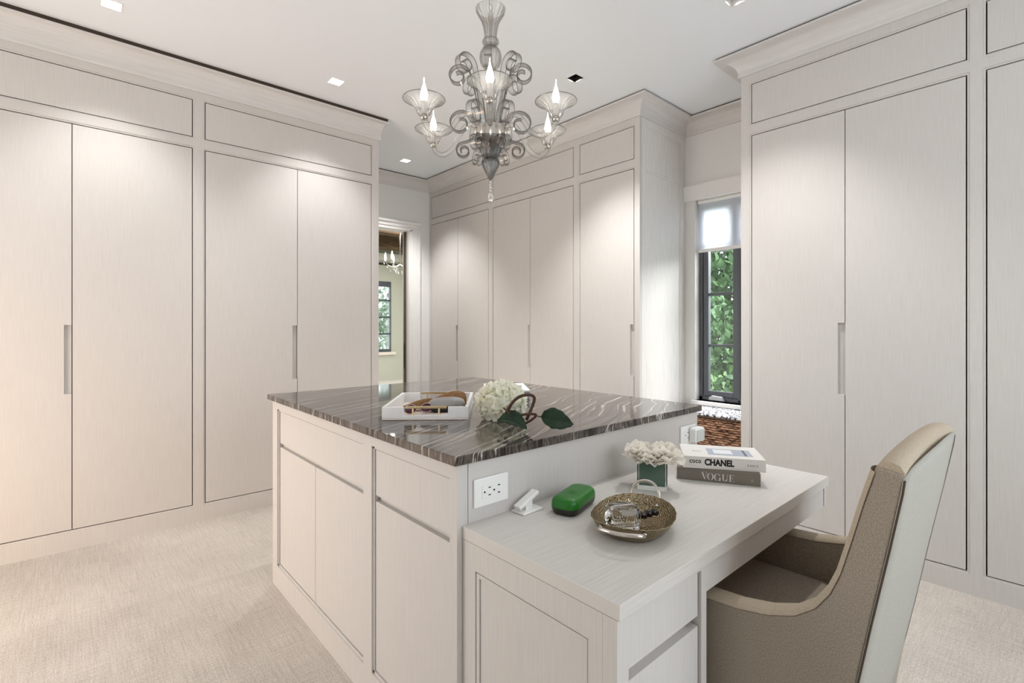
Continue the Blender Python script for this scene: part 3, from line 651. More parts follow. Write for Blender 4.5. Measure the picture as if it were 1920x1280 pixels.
for i in range(6):
    a = A0+i*PI/3; ca_, sa_ = math.cos(a), math.sin(a)
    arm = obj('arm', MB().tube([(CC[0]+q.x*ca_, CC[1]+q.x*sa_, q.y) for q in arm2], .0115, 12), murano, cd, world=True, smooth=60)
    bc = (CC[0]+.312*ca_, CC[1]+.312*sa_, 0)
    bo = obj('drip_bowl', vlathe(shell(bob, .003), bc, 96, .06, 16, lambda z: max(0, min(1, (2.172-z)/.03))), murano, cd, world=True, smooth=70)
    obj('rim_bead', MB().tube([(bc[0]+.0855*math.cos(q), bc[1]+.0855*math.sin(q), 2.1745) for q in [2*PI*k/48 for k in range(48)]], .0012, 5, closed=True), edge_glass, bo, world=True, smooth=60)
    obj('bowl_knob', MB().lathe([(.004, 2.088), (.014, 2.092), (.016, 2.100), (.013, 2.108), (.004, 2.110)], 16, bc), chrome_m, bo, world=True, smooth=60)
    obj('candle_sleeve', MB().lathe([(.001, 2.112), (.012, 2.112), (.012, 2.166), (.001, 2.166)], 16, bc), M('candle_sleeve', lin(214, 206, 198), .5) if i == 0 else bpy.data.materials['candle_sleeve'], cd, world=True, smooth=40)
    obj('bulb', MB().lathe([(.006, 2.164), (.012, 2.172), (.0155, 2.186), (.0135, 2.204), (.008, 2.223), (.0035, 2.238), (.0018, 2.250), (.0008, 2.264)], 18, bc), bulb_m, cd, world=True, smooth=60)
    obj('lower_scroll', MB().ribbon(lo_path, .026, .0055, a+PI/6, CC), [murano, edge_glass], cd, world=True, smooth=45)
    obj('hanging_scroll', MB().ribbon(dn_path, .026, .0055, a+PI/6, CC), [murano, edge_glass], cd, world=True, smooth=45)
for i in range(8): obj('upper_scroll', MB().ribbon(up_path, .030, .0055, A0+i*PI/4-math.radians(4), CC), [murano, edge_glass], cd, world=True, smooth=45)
for i in range(9):
    z = 2.622+.032*i; mb = MB(); pts = []
    for k in range(14):
        q = 2*PI*k/14; u, w = .008*math.cos(q), .020*math.sin(q)
        pts.append((CC[0]+(u if i % 2 else 0), CC[1]+(0 if i % 2 else u), z+w))
    obj('chain_link', mb.tube(pts, .0022, 6, closed=True), chrome_m, cd, world=True, smooth=60)
obj('ceiling_rose', MB().lathe([(.001, 2.885), (.02, 2.887), (.055, 2.90), (.06, ZC-.001), (.001, ZC-.001)], 32, CC), chrome_m, cd, world=True, smooth=50)

# ================================================================== THINGS ON THE ISLAND
CZ = .9155
def frame2(ax, ay, ang, z):          # local frame -> world matrix
    return Matrix.Translation((ax, ay, z)) @ Matrix.Rotation(ang, 4, 'Z')
# serving tray: local x along its front edge, y away from the camera
TA = math.radians(-39.6); tl = Vector((.826, 1.615, CZ))
tr_ = thing('serving_tray', 'white lacquer tray with brass bar handles on the island top', 'tray', tl, TA)
TW, TD, TH = .305, .395, .047; w = .012
mb = MB(); mb.box(0, TW, 0, TD, .001, .009)
obj('tray_base', mb, M('tray_lining', lin(226, 214, 206), .5), tr_, bevel=.001)
n0, n1 = .076, .232
for nm, y0, y1 in (('front_wall', 0, w), ('rear_wall', TD-w, TD)):
    obj(nm, MB().prism([(0, .009), (TW, .009), (TW, TH), (n1, TH), (n1, .017), (n0, .017), (n0, TH), (0, TH)], y0, y1), tray_m, tr_, bevel=.001)
for x0, x1 in ((0, w), (TW-w, TW)): obj('side_wall', MB().box(x0, x1, w, TD-w, .009, TH), tray_m, tr_, bevel=.001)
for y in (w/2, TD-w/2):
    h = obj('handle', MB().box(n0+.006, n1-.006, y-.004, y+.004, .041, .049), brass_m, tr_, bevel=.001)
    for x in (n0+.032, n1-.032): obj('handle_post', MB().tube([(x, y, .016), (x, y, .042)], .0032, 10), brass_m, h, smooth=40)
# contents of the tray
suede = grain('brown_suede', lin(104, 72, 40), lin(142, 104, 62), (60, 60, 60), .85, .2)
def soft_case(label, px, py, rz, Lx, Wy, Hz, mat, name='glasses_case', grp='glasses cases in the tray'):
    t = thing(name, label, 'case', tr_.matrix_basis @ Vector((px, py, .0095)), TA+rz, grp)
    mb = MB(); n, m = 14, 10; v = []
    for i in range(n+1):
        u = i/n; taper = (1-.55*(1-u)**2); e = math.sin(PI*min(max(u, .03), .97))**.35
        for j in range(m+1):
            q = PI*j/m; v.append(((u-.5)*Lx, -math.cos(q)*Wy/2*taper*e, math.sin(q)**.8*Hz*taper*(.35+.65*e)*(.45+.55*u)))
    k = m+1
    mb.add(v, [(i*k+j, i*k+j+1, (i+1)*k+j+1, (i+1)*k+j) for i in range(n) for j in range(m)] + [tuple(i*k for i in range(n, -1, -1)) + tuple(i*k+m for i in range(n+1))] + [tuple(range(k)), tuple(n*k+j for j in range(k-1, -1, -1))])
    obj('case_shell', mb, mat, t, smooth=50)
    return t
soft_case('brown suede glasses case lying on the left in the white tray', .098, .165, math.radians(14), .165, .080, .056, suede)
soft_case('brown suede glasses case with raised flap at the back of the tray', .190, .285, math.radians(20), .18, .09, .072, suede)
gk = thing('glasses_case', 'grey rounded hard glasses case on the right in the tray', 'case', tr_.matrix_basis @ Vector((.215, .135, .0095)), TA+math.radians(24), 'glasses cases in the tray')
mb = MB(); v = []; n, m = 16, 14
for i in range(n+1):
    u = -1+2*i/n; e = (1-abs(u)**3.2)**.5 if abs(u) < 1 else 0.02
    for j in range(m): q = 2*PI*j/m; v.append((u*.075, math.cos(q)*.034*max(e, .03), .027+math.sin(q)*.0265*max(e, .03)))
mb.add(v, [(i*m+j, i*m+(j+1) % m, (i+1)*m+(j+1) % m, (i+1)*m+j) for i in range(n) for j in range(m)] + [tuple(range(m)), tuple(n*m+j for j in range(m-1, -1, -1))])
obj('hard_shell', mb, M('grey_vinyl', lin(150, 146, 142), .4), gk, smooth=60)
obj('dark_lower_half', MB().lathe([(.002, .0005), (.031, .004), (.0355, .014), (.0352, .022), (.002, .022)], 28).xform(Matrix.Diagonal((2.1, 1, 1, 1))), M('dark_vinyl', lin(30, 26, 22), .35), gk, smooth=50)
sg = thing('sunglasses', 'sunglasses with plum lenses among the cases in the tray', 'sunglasses', tr_.matrix_basis @ Vector((.118, .072, .0095)), TA+math.radians(30))
rim_m = M('rose_metal', lin(190, 160, 150), .3, .6); lens_m = M('plum_lens', lin(74, 30, 48), .12, spec=.6)
for s_ in (-1, 1):
    ring = [(s_*.031+.023*math.cos(q), 0, .021+.017*math.sin(q)) for q in [2*PI*k/20 for k in range(20)]]
    r_ = obj('rim', MB().tube(ring, .0017, 6, closed=True), rim_m, sg, smooth=60)
    obj('lens', MB().add(ring, [tuple(range(20))]), lens_m, r_)
    obj('temple_arm', MB().tube(smoothpath([(s_*.054, 0, .027), (s_*.050, .012, .025), (s_*.010, .016, .016), (-s_*.040, .014+.006*s_, .006)], 4), .0018, 6), rim_m, sg, smooth=60)
obj('bridge', MB().tube(smoothpath([(-.009, 0, .024), (0, -.002, .028), (.009, 0, .024)], 4), .0016, 6), rim_m, sg, smooth=60)

# keepsake box behind the flower
kb = thing('storage_box', 'low white box with grey sides behind the hydrangea', 'box', (1.572, 1.808, CZ), math.radians(-36.5))
kbg = M('box_grey', lin(150, 150, 150), .5)
obj('box_body', MB().box(-.098, .098, -.14, .14, .001, .036), kbg, kb, bevel=.001)
obj('box_lid', MB().box(-.101, .101, -.143, .143, .036, .043), white_m, kb, bevel=.0015)
obj('lid_tab', MB().box(-.02, .06, -.146, -.143, .020, .040), white_m, kb, bevel=.001)

# hydrangea stem lying on the stone
hy = thing('hydrangea_stem', 'white hydrangea with twisted brown stem and two dark leaves on the island', 'flower', (1.15, 1.33, CZ))
def petal_mat(name, a, b, sss=.45):
    m = grain(name, a, b, (26, 26, 26), .7, 0, lo=.35, hi=.65); N, L, p = nodes(m)
    tr = N.new('ShaderNodeBsdfTranslucent'); tr.inputs[0].default_value = b; mx = N.new('ShaderNodeMixShader'); mx.inputs[0].default_value = sss
    L.new(p.outputs[0], mx.inputs[1]); L.new(tr.outputs[0], mx.inputs[2]); L.new(mx.outputs[0], N['Material Output'].inputs[0]); return m
hyd_m = petal_mat('hydrangea_petal', lin(232, 230, 198), lin(250, 249, 243)); peo_m = petal_mat('ivory_petal', lin(242, 237, 226), lin(252, 249, 243))
def petal(mb, base, d, side, up, Ln, Wd, cup, wav=.12, mi=0):
    """curved petal: base point, direction d (out), side, up"""
    nu, nv = 4, 4; v = []; ph = random.uniform(0, 6)
    for i in range(nu+1):
        u = i/nu; wdt = Wd*(math.sin(PI*min(.08+u*.80, .98)))**.7
        for j in range(nv+1):
            s_ = -1+2*j/nv
            v.append(base + d*(u*Ln*(1-.12*s_*s_)) + side*(s_*wdt/2) + up*(cup*Ln*(u*u) + .35*cup*Wd*s_*s_ + wav*Wd*.5*u*math.sin(3*s_+ph)))
    k = nv+1
    mb.add(v, [(i*k+j, i*k+j+1, (i+1)*k+j+1, (i+1)*k+j) for i in range(nu) for j in range(nv)], mi)
hc = Vector((1.165, 1.367, CZ+.061)); mb = MB()
NFL = 120
for i in range(NFL):
    zf = 1-2*(i+.5)/NFL; rr_ = math.sqrt(1-zf*zf); th = i*2.39996
    nrm = Vector((rr_*math.cos(th), rr_*math.sin(th), zf)); c = hc + Vector((nrm.x*.080, nrm.y*.080, nrm.z*.060))*random.uniform(.86, 1.03)
    if c.z < CZ+.008: c.z = CZ+.008
    nrm = (nrm + Vector((random.uniform(-.35, .35), random.uniform(-.35, .35), random.uniform(-.35, .35)))).normalized()
    a = nrm.orthogonal().normalized(); b = nrm.cross(a); r0 = random.uniform(0, PI)
    for q in range(4):
        an = r0+q*PI/2; d_ = a*math.cos(an)+b*math.sin(an); petal(mb, c, d_, nrm.cross(d_), nrm, random.uniform(.022, .031), .028, .35, .25)
mb.v = [(x, y, max(z, CZ+.0015)) for x, y, z in mb.v]
fh = obj('flower_head', mb, hyd_m, hy, world=True, smooth=80); fh.data.transform(Matrix.Identity(4))
obj('flower_core', MB().lathe([(.002, -.052), (.040, -.040), (.058, 0), (.040, .040), (.002, .052)], 16, hc), M('core_green', lin(226, 222, 190), .8), hy, world=True, smooth=60)
stem_m = grain('brown_stem', lin(58, 38, 26), lin(86, 58, 42), (60, 60, 60), .7, .3)
obj('stem', MB().tube(smoothpath([Vector((1.0766, 1.2440, 0.9489)), Vector((1.0884, 1.2335, 0.9806)), Vector((1.0949, 1.2143, 1.0050)), Vector((1.1118, 1.1992, 1.0190)), Vector((1.1258, 1.1733, 1.0238)), Vector((1.1362, 1.1641, 1.0134)), Vector((1.1310, 1.1687, 0.9856)), Vector((1.1163, 1.1684, 0.9630)), Vector((1.1099, 1.1742, 0.9440))], 5), .0052, 8), stem_m, hy, world=True, smooth=60)
obj('side_stem', MB().tube(smoothpath([Vector((1.0802, 1.2006, 0.9543)), Vector((1.0940, 1.1749, 0.9630)), Vector((1.1127, 1.1448, 0.9665)), Vector((1.1190, 1.1392, 0.9613)), Vector((1.1063, 1.1505, 0.9460)), Vector((1.0966, 1.1726, 0.9321))], 5), .0040, 8), stem_m, hy, world=True, smooth=60)
obj('twig', MB().tube(smoothpath([Vector((1.0609, 1.2312, 0.9821)), Vector((1.0647, 1.2144, 0.9699)), Vector((1.0709, 1.1955, 0.9527))], 4), [.003]*8+[.0036], 8), stem_m, hy, world=True, smooth=60)
leaf_m = grain('hydrangea_leaf', lin(18, 35, 22), lin(34, 54, 34), (30, 30, 30), .6, .3, spec=.2)
def leaf(base, tip, side, up, Wd, cup, name='leaf'):
    mb = MB(); nu, nv = 12, 8; v = []; ax = tip-base
    for i in range(nu+1):
        u = i/nu; wd = Wd*(math.sin(PI*u**.8))**.75 if 0 < u < 1 else .001
        for j in range(nv+1):
            s_ = -1+2*j/nv; v.append(base+ax*u+side*(s_*wd/2*(1+.05*math.sin(22*u)))+up*(cup*abs(s_)*wd*.5+.012*math.sin(PI*u)+.0022*math.sin(u*34+abs(s_)*5)*abs(s_)))
    k = nv+1
    mb.add(v, [(i*k+j, i*k+j+1, (i+1)*k+j+1, (i+1)*k+j) for i in range(nu) for j in range(nv)])
    mb.v = [(x, y, max(z, CZ+.0015)) for x, y, z in mb.v]
    lf = obj(name, mb, leaf_m, hy, world=True, smooth=60); md = lf.modifiers.new('thickness', 'SOLIDIFY'); md.thickness = .0006
    obj('leaf_vein', MB().tube([base+ax*t_+up*(.012*math.sin(PI*t_)+.0006) for t_ in [i/10 for i in range(11)]], [.0014-.0001*i for i in range(11)], 5), leaf_m, lf, world=True)
    return lf
b0, t0 = Vector((1.1128, 1.1112, 0.9624)), Vector((1.1779, 1.0330, 0.9402))
leaf(b0, t0, (Vector((1.1698, 1.1006, 0.9964))-Vector((1.1235, 1.0615, 0.9365))).normalized(), Vector((-.6, -.6, .5)).normalized(), .078, .12)
obj('leaf_stalk', MB().tube([Vector((1.1165, 1.1414, 0.9613)), b0], .0018, 6), stem_m, hy, world=True)
b1, t1 = Vector((1.0305, 1.2248, 0.9485)), Vector((1.0733, 1.1331, 0.9258))
leaf(b1, t1, (Vector((1.0887, 1.1997, 0.9552))-Vector((0.9964, 1.1614, 0.9221))).normalized(), Vector((0, 0, 1)), .085, .25)

# ================================================================== THINGS ON THE DESK
DT = DZ+.0005
# green hard case
gc = thing('glasses_case', 'glossy green hard case with dark base on the desk', 'case', (1.080, .945, DT), math.radians(17))
def rrect(lx, ly, r, n=6):
    out = []
    for cx, cy, a in ((lx/2-r, ly/2-r, 0), (-lx/2+r, ly/2-r, PI/2), (-lx/2+r, -ly/2+r, PI), (lx/2-r, -ly/2+r, 3*PI/2)):
        for k in range(n+1): q = a+PI/2*k/n; out.append((cx+r*math.cos(q), cy+r*math.sin(q)))
    return out
def stack(rings, mi=0, mb=None, cap=True):
    mb = mb or MB(); n = len(rings[0]); v = [p for r in rings for p in r]; m = len(rings)
    f = [(j*n+i, j*n+(i+1) % n, (j+1)*n+(i+1) % n, (j+1)*n+i) for j in range(m-1) for i in range(n)]
    if cap: f += [tuple(range(n-1, -1, -1)), tuple(range((m-1)*n, m*n))]
    return mb.add(v, f, mi)
def ring(lx, ly, r, z): return [(x, y, z) for x, y in rrect(lx, ly, r)]
obj('base_half', stack([ring(.148, .062, .022, 0), ring(.160, .074, .026, .005), ring(.166, .080, .028, .016), ring(.166, .080, .028, .019)]), greend_m, gc, smooth=50)
ld = obj('lid', stack([ring(.167, .081, .028, .0195), ring(.166, .080, .028, .032), ring(.160, .074, .026, .040), ring(.148, .062, .022, .045), ring(.12, .04, .016, .0465)]), green_m, gc, smooth=50)
emb = M('green_emboss', lin(20, 96, 12), .5)
for k in range(3): obj('embossed_line', MB().box(-.004-.011*k, .002-.011*k, -.012, .012, .0455, .0470), emb, ld)

# hammered metal dish with two loop handles
DA = math.radians(22)
ham = M('hammered_metal', lin(146, 132, 106), .22, 1); N, L, p = nodes(ham)
tc = N.new('ShaderNodeTexCoord'); vo = N.new('ShaderNodeTexVoronoi'); vo.inputs['Scale'].default_value = 250; bp = N.new('ShaderNodeBump'); bp.inputs['Strength'].default_value = 1.0; bp.inputs['Distance'].default_value = .003
L.new(tc.outputs['Object'], vo.inputs[0]); L.new(vo.outputs['Distance'], bp.inputs['Height']); L.new(bp.outputs[0], p.inputs['Normal'])
ds = thing('metal_dish', 'hammered bronze-silver dish with loop handles on the desk', 'dish', (1.082, .745, DT), DA)
def supr(lx, ly, e, n):
    return [(math.copysign(abs(math.cos(q))**(2/e), math.cos(q))*lx/2, math.copysign(abs(math.sin(q))**(2/e), math.sin(q))*ly/2) for q in [2*PI*k/n for k in range(n)]]
rg = []
prof = [(.62, .0), (.70, .002), (.80, .010), (.90, .022), (.97, .034), (1.0, .038), (.985, .0395), (.955, .034), (.88, .024), (.78, .0125), (.68, .005), (.4, .004), (.05, .004)]
for s_, z in prof:
    pts = supr(.262*s_, .205*s_, 2.35, 72); m_ = len(pts)
    rg.append([(x*(1+(.008*math.cos(i*4.2) if s_ > .96 else 0)), y*(1+(.008*math.cos(i*4.2) if s_ > .96 else 0)), z + (.010*(x/.14)**2 if s_ > .9 else 0)) for i, (x, y) in enumerate(pts)])
obj('dish_bowl', stack(rg), ham, ds, smooth=70)
hp = smoothpath([(.133, -.038, .028), (.142, -.040, .046), (.152, -.026, .070), (.156, 0, .078), (.152, .026, .070), (.142, .040, .046), (.133, .038, .028)], 5)
h1 = obj('loop_handle', MB().tube(hp, .0042, 8), chrome_m, ds, smooth=60)
hp = smoothpath([(-.126, -.052, .036), (-.142, -.048, .041), (-.154, -.022, .043), (-.157, 0, .043), (-.154, .022, .043), (-.142, .048, .041), (-.126, .052, .036)], 5)
h2 = obj('loop_handle', MB().tube(hp, .0048, 8), chrome_m, ds, smooth=60)
for s_ in (-1, 1):
    obj('rivet', MB().lathe([(.0005, 0), (.005, .001), (.004, .004), (.0005, .005)], 10, (.113, s_*.038, .0265)), chrome_m, h1, smooth=60)
    obj('rivet', MB().lathe([(.0005, 0), (.005, .001), (.004, .004), (.0005, .005)], 10, (-.118, s_*.052, .036)), chrome_m, h2, smooth=60)
# crystal bottle stopper with dark twisted stem
bt = thing('crystal_stopper', 'ribbed clear crystal block with dark twisted stem in the metal dish', 'stopper', (1.030, .742, DT+.0055), math.radians(-32))
rg = []
for z, s_ in ((0, .82), (.004, .90), (.012, .93), (.016, .88), (.020, .98), (.024, 1.0), (.046, 1.0), (.052, .96), (.058, .82), (.060, .6)):
    pts = []
    base_pts = rrect(.078*s_, .062*s_, .012, 4); z = z*1.14
    pts = [(x, y, z) for x, y in base_pts]; rg.append(pts)
cut_glass = crystal
obj('crystal_block', stack(rg), cut_glass, bt, smooth=25)
for k in range(9):
    x = -.026+.0065*k; obj('rib', MB().prism([(x-.0024, .028), (x+.0024, .028), (x+.0024, .051), (x-.0024, .051)], -.0338, -.0308), cut_glass, bt, bevel=.001)
tw = [(.036+.074*i/20, .010+.022*i/20+.0025*math.cos(i*1.3), .032+.0025*math.sin(i*1.3)) for i in range(21)]
obj('twisted_stem', MB().tube(tw, [.008 if i % 4 else .0095 for i in range(20)]+[.004], 8), M('dark_resin', lin(26, 16, 16), .18), bt, smooth=60)

# square glass vase with green lining
VA = math.atan2(-.35, .937) + 0
vs = thing('glass_vase', 'square clear glass vase with green lining on the desk', 'vase', (1.411, .899, DT), math.radians(-60))
S = .046
out = [ring(2*S*.98, 2*S*.98, .006, 0), ring(2*S, 2*S, .006, .004), ring(2*S, 2*S, .006, .094), ring(2*S-.008, 2*S-.008, .004, .094), ring(2*S-.008, 2*S-.008, .004, .014)]
obj('vase_glass', stack(out), glass('vase_glass', (.96, 1, .98, 1), 0, 1.45), vs, smooth=30)
obj('green_liner', stack([ring(2*S-.011, 2*S-.011, .004, .0155), ring(2*S-.011, 2*S-.011, .004, .091), ring(2*S-.016, 2*S-.016, .004, .091), ring(2*S-.016, 2*S-.016, .004, .02)]), M('aspidistra_green', lin(86, 120, 104), .45), vs, smooth=30)
cv = Vector((1.411, .899, DT+.104))
def bloom(label, off, R_, seed):
    random.seed(seed)
    c = cv+Vector(off); t = thing('ivory_bloom', label, 'flower', (c.x, c.y, c.z-.02), 0, 'ivory blooms in the square vase')
    mb = MB()
    for layer, (cnt, rad, tilt, Ln) in enumerate(((9, .35, -.35, 1.0), (9, .34, .05, 1.0), (9, .30, .40, .95), (8, .24, .75, .85), (7, .16, 1.05, .75), (6, .08, 1.35, .62))):
        for q in range(cnt):
            an = 2*PI*q/cnt+layer*.5+random.uniform(-.2, .2); ti = tilt+random.uniform(-.15, .15)
            r_ = Vector((math.cos(an), math.sin(an), 0)); d_ = (r_*math.cos(ti)+Vector((0, 0, 1))*math.sin(ti)).normalized(); sd = Vector((-math.sin(an), math.cos(an), 0)); up = sd.cross(d_)*-1
            petal(mb, c+r_*(rad*R_*.5)-Vector((0, 0, .006)), d_, sd, up if up.z > 0 else -up, Ln*R_*random.uniform(.85, 1.1), R_*.95, .28, .3)
    obj('petals', mb, peo_m, t, world=True, smooth=80)
    obj('calyx', MB().tube([c-Vector((0, 0, .07)), c-Vector((0, 0, .008))], [.003, .006], 6), leaf_m, t, world=True, smooth=60)
bloom('ivory bloom at the left of the green-lined vase', (-.012, .036, .000), .050, 3)
bloom('ivory bloom at the right of the green-lined vase', (.012, -.032, .002), .054, 5)
bloom('drooping ivory bloom at the front of the green-lined vase', (-.026, -.006, -.006), .042, 9)

# books
def text(body, size, width, mat, parent, origin, xdir, zdir, name='lettering', bold=0.0, height=None, spacing=1.0):
    cu = bpy.data.curves.new(name, 'FONT'); cu.body = body; cu.size = 1; cu.offset = bold; cu.space_character = spacing; cu.resolution_u = 4
    tmp = bpy.data.objects.new('tmp', cu); COL.objects.link(tmp); dg = bpy.context.evaluated_depsgraph_get(); dg.update()
    me = bpy.data.meshes.new_from_object(tmp.evaluated_get(dg)); bpy.data.objects.remove(tmp)
    xs_ = [v.co.x for v in me.vertices]; ys_ = [v.co.y for v in me.vertices]; x0, x1, y0, y1 = min(xs_), max(xs_), min(ys_), max(ys_)
    kx = width/(x1-x0); ky = (height or size)/(y1-y0); X, Z, O = Vector(xdir), Vector(zdir), Vector(origin)
    for v in me.vertices: v.co = O+X*((v.co.x-x0)*kx)+Z*((v.co.y-y0)*ky)
    me.materials.append(mat); o = bpy.data.objects.new(name, me); COL.objects.link(o); o.parent = parent; return o
def poly_text(polys, mat, parent, f, name='lettering'):
    mb = MB()
    for P in polys: mb.add([f(u, w) for u, w in P], [tuple(range(len(P)))])
    return obj(name, mb, mat, parent)
def book(label, origin, ang, Lx, Dy, Hz, cover):
    """spine along local x (left to right), depth along local y (away from camera)"""
    t = thing('book', label, 'book', origin, ang, 'books on the desk')
    obj('front_board', MB().box(0, Lx, 0, Dy, Hz-.003, Hz), cover, t, bevel=.0006)
    obj('back_board', MB().box(0, Lx, 0, Dy, 0, .003), cover, t, bevel=.0006)
    obj('spine', MB().box(0, Lx, 0, .003, .003, Hz-.003), cover, t)
    obj('pages', MB().box(.003, Lx-.003, .003, Dy-.004, .003, Hz-.003), paper_m, t)
    return t
ink = M('black_ink', lin(14, 14, 15), .5); gink = M('grey_ink', lin(92, 90, 88), .5); wink = M('white_ink', lin(222, 219, 214), .5); wgrey = M('soft_white_ink', lin(172, 166, 158), .5)
vb = Vector((1.546, .891, DT)); va = math.atan2(-.226, .118)
taupe = M('taupe_cloth', lin(124, 116, 106), .6)
bk1 = book('thick taupe book with white serif spine lettering, bottom of the pair', vb, va, .256, .205, .0405, taupe)
y_ = -.0004
# V O G U E drawn with thick and thin strokes
def ell(cx, cz, rx, rz, n=28): return [(cx+rx*math.cos(2*PI*k/n), cz+rz*math.sin(2*PI*k/n)) for k in range(n)]
def oring(cx, cz, rx, rz, ix, iz, a0=0, a1=2*PI, n=28):
    P = []
    for k in range(n):
        p0, p1 = a0+(a1-a0)*k/n, a0+(a1-a0)*(k+1)/n
        P.append([(cx+rx*math.cos(p0), cz+rz*math.sin(p0)), (cx+rx*math.cos(p1), cz+rz*math.sin(p1)), (cx+ix*math.cos(p1), cz+iz*math.sin(p1)), (cx+ix*math.cos(p0), cz+iz*math.sin(p0))])
    return P
def rect(a, b, c, d): return [(a, c), (b, c), (b, d), (a, d)]
VG = []
VG += [[(.02, 1), (.22, 1), (.50, .10), (.44, 0), (.40, 0)], [(.44, 0), (.50, .12), (.72, 1), (.68, 1)], rect(-.04, .32, .97, 1), rect(.58, .80, .97, 1)]
VG += oring(1.22, .5, .44, .52, .27, .50)
VG += oring(2.16, .5, .44, .52, .27, .50, .55, 2*PI-.75) + [rect(2.42, 2.58, 0, .40), rect(2.34, 2.66, .40, .43)]
VG += [rect(2.86, 3.02, .28, 1), rect(3.46, 3.50, .28, 1), rect(2.78, 3.10, .97, 1), rect(3.38, 3.58, .97, 1)] + oring(3.18, .30, .32, .32, .16, .28, PI, 2*PI, 14)
VG += [rect(3.80, 3.96, 0, 1), rect(3.70, 4.34, .97, 1), rect(3.70, 4.36, 0, .03), rect(3.96, 4.2, .48, .51), rect(4.17, 4.2, .36, .63), [(4.34, 1), (4.34, .74), (4.30, .97)], [(4.36, 0), (4.36, .28), (4.31, .03)]]
kx_, kz_ = .100/4.4, .0225
poly_text(VG, wink, bk1, lambda u, w_: (.078+u*kx_, y_, .0065+w_*kz_), 'spine_title')
text('THE', .003, .016, wgrey, bk1, (.079, y_, .0315), (1, 0, 0), (0, 0, 1), 'spine_small_print')
text('IN VOGUE', .0026, .028, wgrey, bk1, (.012, y_, .024), (1, 0, 0), (0, 0, 1), 'spine_small_print')
text('WORLD', .0026, .016, wgrey, bk1, (.012, y_, .016), (1, 0, 0), (0, 0, 1), 'spine_small_print')
text('R', .008, .007, wgrey, bk1, (.229, y_, .012), (1, 0, 0), (0, 0, 1), 'publisher_mark')
cb = Vector((1.551, .871, DT+.0412)); ca2 = math.atan2(-.213, .141)
whitec = M('white_cover', lin(226, 222, 217), .35)
bk2 = book('white book with black capital lettering on its spine, top of the pair', cb, ca2, .2555, .176, .040, whitec)
text('COCO', .011, .037, ink, bk2, (.020, y_, .0175), (1, 0, 0), (0, 0, 1), 'spine_word', .05, spacing=1.25)
text('CHANEL', .0225, .092, ink, bk2, (.068, y_, .0115), (1, 0, 0), (0, 0, 1), 'spine_title', .05)
text('PARIS', .0075, .032, gink, bk2, (.200, y_, .0155), (1, 0, 0), (0, 0, 1), 'spine_word', .0, spacing=1.4)
# cover print: pale perfume-bottle picture
zt = .0402
pic = MB(); pic.box(.085, .225, .035, .125, .040, zt); obj('cover_picture', pic, M('print_blue_grey', lin(168, 174, 186), .4), bk2)
obj('cover_label', MB().box(.105, .165, .055, .112, zt, zt+.0002), M('print_pale', lin(226, 226, 228), .4), bk2)
obj('cover_bottle_edge', MB().box(.200, .208, .040, .120, zt, zt+.0002), M('print_dark', lin(96, 100, 110), .4), bk2)
text('Parfums', .02, .03, M('print_grey', lin(150, 152, 160), .5), bk2, (.036, .068, .0403), (1, 0, 0), (0, 1, 0), 'cover_script')

# white folding holder by the outlet
hd = thing('phone_stand', 'small white folding stand on the desk below the outlet plate', 'stand', (.965, 1.018, DT), math.radians(2))
obj('stand_base', MB().box(-.040, .040, -.026, .024, 0, .005), white_m, hd, bevel=.002)
mb = MB().box(-.042, .040, -.014, .012, -.005, .006); mb.xform(Matrix.Translation((0, .002, .030)) @ Matrix.Rotation(math.radians(-22), 4, 'Y'))
obj('tilted_arm', mb, white_m, hd, bevel=.003)
obj('hinge_block', MB().prism([(-.014, .004), (.012, .004), (.012, .030), (-.014, .022)], -.010, .010), white_m, hd, bevel=.002)

# ================================================================== WICKER CHEST IN THE NICHE
wk = thing('wicker_chest', 'brown woven wicker chest under the niche window', 'chest', (3.58, 1.74, 0))
WX, WZ = 3.42, .600
wic_d = M('wicker_core', lin(58, 38, 28), .8)
wa = grain('wicker_strand', lin(84, 54, 40), lin(200, 158, 126), (22, 22, 60), .6, .2, lo=.36, hi=.66)
obj('chest_core', MB().box(WX+.012, XW-.01, 1.40, 2.062, .02, WZ), wic_d, wk, world=True)
mb = MB(); rowh = .0165; nr = int((WZ-.03)/rowh)
def lozenge(mb, c, ax, up, n, L_, h, t):
    v = []; 
    for i in range(6):
        u = i/5; e = math.sin(PI*(.06+.88*u))**.8
        for sx_, sz in ((0, -1), (1, 0), (0, 1)): v.append(c+ax*((u-.5)*L_)+up*(sz*h/2*e)+n*(sx_*t*e))
    mb.add(v, [(i*3+j, i*3+j+1, (i+1)*3+j+1, (i+1)*3+j) for i in range(5) for j in range(2)])
for r in range(nr):
    z = .03+rowh*(r+.5)
    for c in range(17):
        y = 1.40+.039*(c+.5*(r % 2))
        lozenge(mb, Vector((WX+.012, y, z+random.uniform(-.0015, .0015))), Vector((0, 1, random.uniform(-.06, .06))), Vector((0, 0, 1)), Vector((-1, 0, 0)), .052, rowh*1.2, random.uniform(.009, .016))
    for c in range(11):
        x = WX+.02+.0305*(c+.5*(r % 2))
        lozenge(mb, Vector((x, 2.062, z)), Vector((1, 0, 0)), Vector((0, 0, 1)), Vector((0, 1, 0)), .040, rowh*1.15, .010)
        lozenge(mb, Vector((x, 1.40, z)), Vector((1, 0, 0)), Vector((0, 0, 1)), Vector((0, -1, 0)), .040, rowh*1.15, .010)
o = obj('woven_strands', mb, wa, wk, world=True, smooth=60); o['kind'] = 'stuff'
rope = M('rim_rope', lin(70, 50, 38), .8)
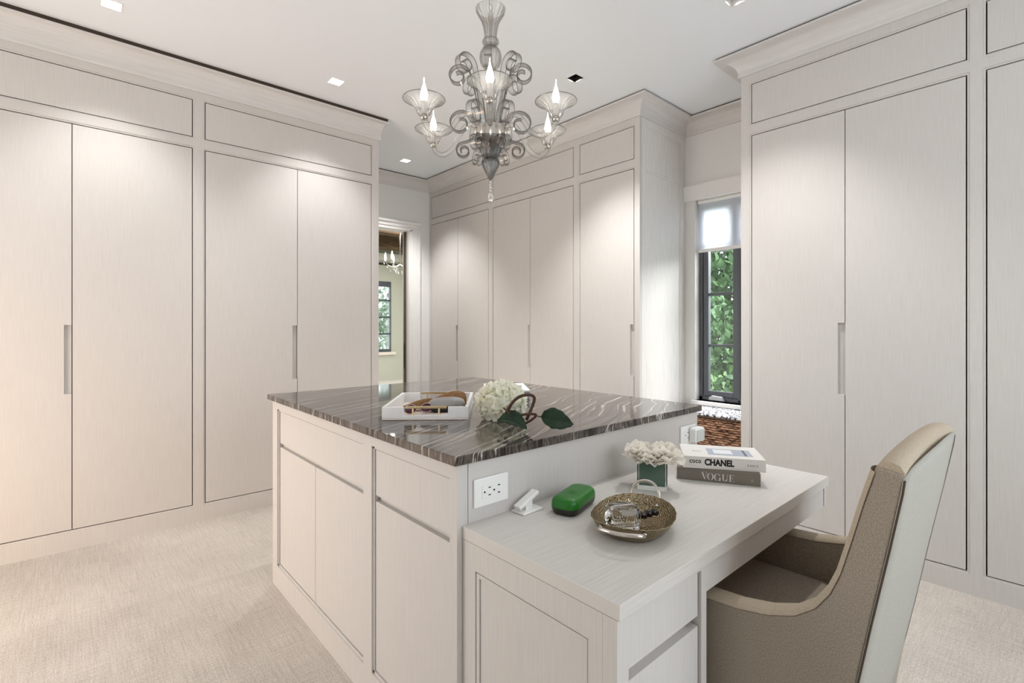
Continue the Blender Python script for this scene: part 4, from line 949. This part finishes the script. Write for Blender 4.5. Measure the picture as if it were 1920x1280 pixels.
obj('rim_braid', MB().tube([(WX+.004, 1.40+.662*i/60, WZ-.004+.003*math.sin(i*2.1)) for i in range(61)], .007, 6), rope, wk, world=True, smooth=60)
cu_m = M('patterned_cloth', lin(232, 230, 230), .9); N, L, p = nodes(cu_m)
tc = N.new('ShaderNodeTexCoord'); vo = N.new('ShaderNodeTexVoronoi'); vo.feature = 'DISTANCE_TO_EDGE'; vo.inputs['Scale'].default_value = 30; cr = N.new('ShaderNodeValToRGB')
cr.color_ramp.elements[0].position = .06; cr.color_ramp.elements[0].color = lin(58, 60, 74); cr.color_ramp.elements[1].position = .14; cr.color_ramp.elements[1].color = lin(226, 224, 224)
L.new(tc.outputs['Object'], vo.inputs[0]); L.new(vo.outputs['Distance'], cr.inputs[0]); L.new(cr.outputs[0], p.inputs['Base Color'])
cs = obj('chest_cushion', MB().box(-.175, .170, -.335, .335, 0, .020), cu_m, bevel=.008, seg=3); cs.location = (3.602, 1.735, WZ+.0005)
tag(cs, 'thin white cushion with dark broken pattern on the wicker chest', 'cushion')

# ================================================================== CRYSTAL CHANDELIER IN THE ROOM BEYOND
B0 = Vector((4.17, 7.5, 2.30))
bc = thing('crystal_chandelier', 'small crystal chandelier with candle bulbs seen through the doorway', 'chandelier', B0)
obj('chandelier_stem', MB().tube([B0+Vector((0, 0, -.05)), B0+Vector((0, 0, .8))], .012, 8), chrome_m, bc, world=True)
for i in range(6):
    a = i*PI/3+.5; d_ = Vector((math.cos(a), math.sin(a), 0))
    obj('arm', MB().tube(smoothpath([B0, B0+d_*.10+Vector((0, 0, -.05)), B0+d_*.2+Vector((0, 0, -.02)), B0+d_*.24+Vector((0, 0, .05))], 3), .008, 6), chrome_m, bc, world=True)
    q = B0+d_*.24
    obj('bulb', MB().lathe([(.006, .05), (.014, .07), (.018, .11), (.012, .15), (.001, .19)], 10, q), bulb_m, bc, world=True, smooth=60)
    for k in range(5):
        pz = q+d_*(-.05*k+.02)+Vector((0, 0, .02-.03*(k % 3)-.03*k))
        obj('crystal_drop', MB().lathe([(.001, -.03), (.012, -.012), (.001, .02)], 6, pz), crystal, bc, world=True)
